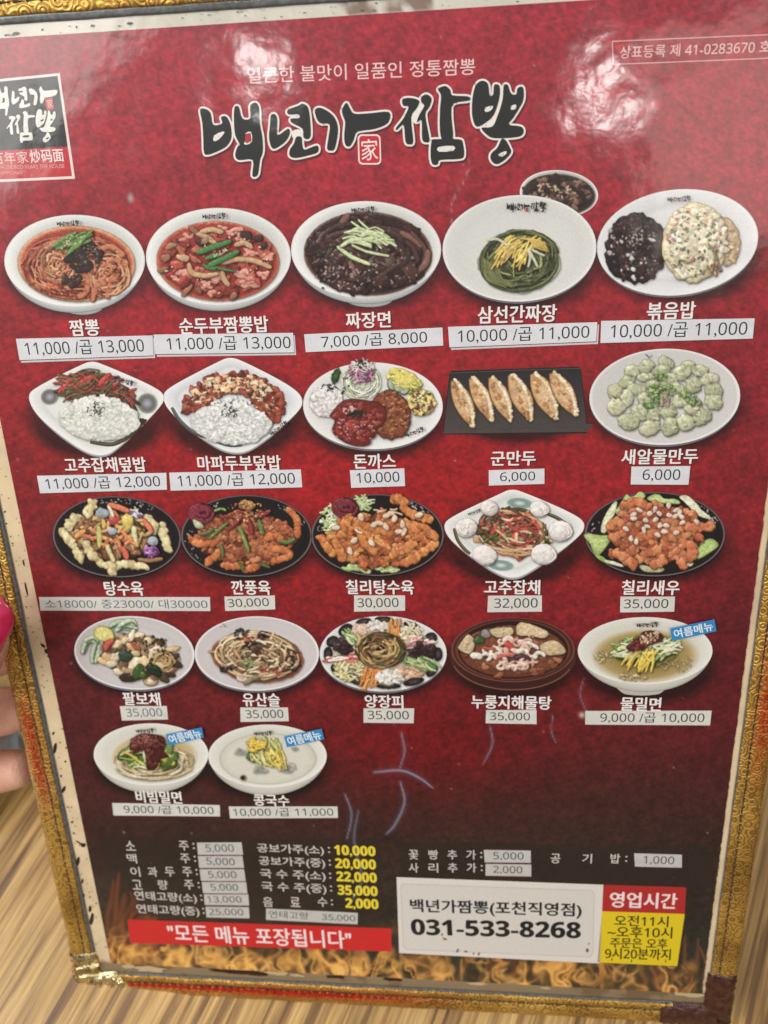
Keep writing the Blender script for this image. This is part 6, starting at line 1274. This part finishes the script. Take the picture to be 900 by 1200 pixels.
# ------------------------------------------------------------------ the hand at the left edge
def B3(x, y, h):
    """Photo pixel, h mm in front of the board -> board-local metres."""
    (a,), (b,) = PT([x], [y], h); return Vector((a / 1000, (BASE - b) / 1000, h / 1000))
def skin_material():
    k = Nodes('skin'); t = k.n('TexCoord')
    n1 = k.n('TexNoise', {'Vector': t.outputs['Object'], 'Scale': 90.0, 'Detail': 4.0}); n2 = k.n('TexVoronoi', {'Vector': t.outputs['Object'], 'Scale': 1400.0})
    c = k.ramp(n1.outputs[0], [(0.3, (0.62, 0.31, 0.22)), (0.7, (0.78, 0.46, 0.34))])
    mp = k.n('Mapping', {'Vector': t.outputs['Object'], 'Scale': (1.0, .16, .16)})
    n3 = k.n('TexNoise', {'Vector': mp.outputs[0], 'Scale': 520.0, 'Detail': 3.0, 'Distortion': .6})
    hs = k.n('Math', {0: n3.outputs[0], 1: 1.6, 2: n2.outputs[0]}, operation='MULTIPLY_ADD')
    bp = k.n('Bump', {'Height': hs.outputs[0], 'Strength': 0.5, 'Distance': 0.0005})
    k.set(Base_Color=c, Roughness=0.45, Normal=bp.outputs[0], Subsurface_Weight=0.25, Subsurface_Radius=(0.006, 0.002, 0.001), Subsurface_Scale=0.6)
    return k.m
def hand():
    J = []; E_ = []; R_ = []
    def chain(root, pts):
        p = root
        for x, y, h, r in pts:
            J.append(B3(x, y, h)); R_.append(r / 1000); E_.append((p, len(J) - 1)); p = len(J) - 1
    J.append(B3(-300, 960, -30)); R_.append(.027)                       # wrist
    chain(0, [(-420, 1080, -40, 27), (-560, 1230, -55, 30)])            # forearm, out of frame
    chain(0, [(-235, 880, -24, 25), (-185, 800, -20, 20)]); palm = 3; knk = 4
    chain(palm, [(-150, 745, -14, 11.5), (-96, 726, -15, 9.2), (-48, 706, -14, 8.6), (-10, 690, -13, 8.0), (18, 680, -12, 7.0)])     # index
    chain(palm, [(-148, 800, -18, 13.0), (-92, 790, -19, 12.2), (-44, 778, -18.5, 11.6), (2, 766, -17, 10.8), (36, 758, -15, 8.6)])      # middle
    chain(palm, [(-150, 850, -17, 13.5), (-95, 842, -20, 13.2), (-44, 837, -19.5, 12.8), (8, 834, -19, 13.4), (46, 826, -15, 9.0)])      # ring
    chain(palm, [(-158, 912, -17, 12.5), (-104, 912, -18, 11.8), (-56, 909, -18, 11.4), (-8, 905, -17.5, 12.0), (38, 899, -15.5, 9.0)])   # little
    chain(palm, [(-190, 900, 0, 17), (-125, 870, 14, 14), (-58, 812, 16, 12.0), (-20, 765, 13, 11.0), (-6, 728, 11.5, 8.4)])       # thumb, over the trim
    me = bpy.data.meshes.new('person'); me.from_pydata(J, E_, []); o = bpy.data.objects.new('person', me); COL.objects.link(o); o.matrix_world = BM
    me.materials.append(skin_material())
    sk = o.modifiers.new('skin', 'SKIN'); sk.use_smooth_shade = True
    for i, sv in enumerate(me.skin_vertices[0].data): sv.radius = (R_[i], R_[i]); sv.use_root = (i == 0)
    o.modifiers.new('subdivision', 'SUBSURF').levels = 2; o.modifiers['subdivision'].render_levels = 2
    dg = bpy.context.evaluated_depsgraph_get(); m2 = bpy.data.meshes.new_from_object(o.evaluated_get(dg)); o.modifiers.clear(); o.data = m2
    m2.polygons.foreach_set('use_smooth', [True] * len(m2.polygons))
    o['label'] = 'hand with glossy pink thumbnail gripping the left edge of the menu board'; o['category'] = 'person'
    return o
person = hand()
def nail_mat():
    k = Nodes('pink_nail_varnish'); t = k.n('TexCoord'); n1 = k.n('TexNoise', {'Vector': t.outputs['Object'], 'Scale': 160.0, 'Detail': 2.0})
    k.set(Base_Color=k.ramp(n1.outputs[0], [(0.35, (0.40, 0.008, 0.045)), (0.65, (0.56, 0.02, 0.10))]), Roughness=0.16, Coat_Weight=1.0, Coat_Roughness=0.04); return k.m
def nail(o, base, tip, wd, h, up):
    """A curved varnished nail from base to tip lying on the finger."""
    base, tip, up = Vector(base), Vector(tip), Vector(up).normalized(); ax = tip - base; L = ax.length; ax.normalize(); sd = ax.cross(up).normalized(); up = sd.cross(ax).normalized()
    n, m = 16, 13; v = []; f = []
    for i in range(n):
        t = i / (n - 1); w = wd * (min(1, .55 + 1.6 * t) if t < .3 else 1) * math.sqrt(max(.02, 1 - max(0, (t - .62) / .38) ** 2.4))
        for j in range(m):
            s = (j / (m - 1) * 2 - 1); y = s * w; z = -1.1 * (s * w / wd) ** 2 * wd * .55 + h * math.sin(math.pi * min(1, t * .8 + .15))
            v.append(tuple(base + ax * (L * t) + sd * y + up * z))
    k0 = len(v); v += [tuple(Vector(p) - up * .0006) for p in v]
    for i in range(n - 1):
        for j in range(m - 1):
            a = i * m + j; f += [[a, a + 1, a + m + 1, a + m], [k0 + a, k0 + a + m, k0 + a + m + 1, k0 + a + 1]]
    for i in range(n - 1): f += [[i * m, (i + 1) * m, k0 + (i + 1) * m, k0 + i * m], [i * m + m - 1, k0 + i * m + m - 1, k0 + (i + 1) * m + m - 1, (i + 1) * m + m - 1]]
    f += [[(n - 1) * m + j for j in range(m)] + [k0 + (n - 1) * m + j for j in reversed(range(m))]]
    q = mesh_obj('thumbnail', v, f, NAILM, o, True); return q
NAILM = nail_mat()
q = nail(person, B3(-40, 782, 26), B3(1, 699, 21), .0088, .0024, (-.30, .1, 1)); q['label'] = 'glossy deep pink thumbnail'

# ------------------------------------------------------------------ the shiny tray on the table behind the fingers
def table_point(x, y):
    r = RC @ np.array([x - 450, y - 600, F]); t = CAM[2] / -r[2]; return CAM + r * t
def tray():
    k = Nodes('glossy_pale_steel'); t = k.n('TexCoord'); n1 = k.n('TexNoise', {'Vector': t.outputs['Object'], 'Scale': 60.0, 'Detail': 3.0})
    bp = k.n('Bump', {'Height': n1.outputs[0], 'Strength': .3, 'Distance': .002})
    k.set(Base_Color=k.ramp(n1.outputs[0], [(.3, (.30, .37, .41)), (.7, (.50, .57, .60))]), Metallic=0.6, Roughness=.18, Normal=bp.outputs[0])
    p = table_point(13, 929); q = table_point(-30, 985)
    u = Vector((p[0] - q[0], p[1] - q[1], 0)).normalized(); w = Vector((-u.y, u.x, 0))        # u along the visible edge, w away to the left
    L_, W_ = .22, .15; cs = .02
    out = []
    for cx, cy, a0 in ((L_ - cs, W_ - cs, 0), (cs, W_ - cs, 90), (cs, cs, 180), (L_ - cs, cs, 270)):
        for a in (0, 30, 60, 90): out.append((cx + cs * math.cos(math.radians(a0 + a)), cy + cs * math.sin(math.radians(a0 + a))))
    out = np.array(out); ce = out.mean(0); v = []; f = []; n = len(out)
    prof = [(-.010, .0015), (-.002, .013), (0, .015), (-.003, .0155), (-.012, .004), (-.02, .003)]
    for d, z in prof:
        for x, y in out:
            k_ = 1 + d / .08; X = ce[0] + (x - ce[0]) * k_; Y = ce[1] + (y - ce[1]) * k_; v.append((X - ce[0], Y - ce[1], z))
    for j in range(len(prof) - 1): f += [[j * n + i, j * n + (i + 1) % n, (j + 1) * n + (i + 1) % n, (j + 1) * n + i] for i in range(n)]
    f += [[i for i in reversed(range(n))], [(len(prof) - 1) * n + i for i in range(n)]]
    o = mesh_obj('tray', v, f, k.m, None, True)
    ctr = Vector((p[0], p[1], 0)) + u * (.034 - L_ * .5) + w * (W_ * .5)
    o.matrix_world = Matrix.Translation(ctr) @ Matrix(((u.x, w.x, 0, 0), (u.y, w.y, 0, 0), (0, 0, 1, 0), (0, 0, 0, 1)))
    o['label'] = 'shiny pale blue grey tray lying on the table behind the fingers'; o['category'] = 'tray'
tray()
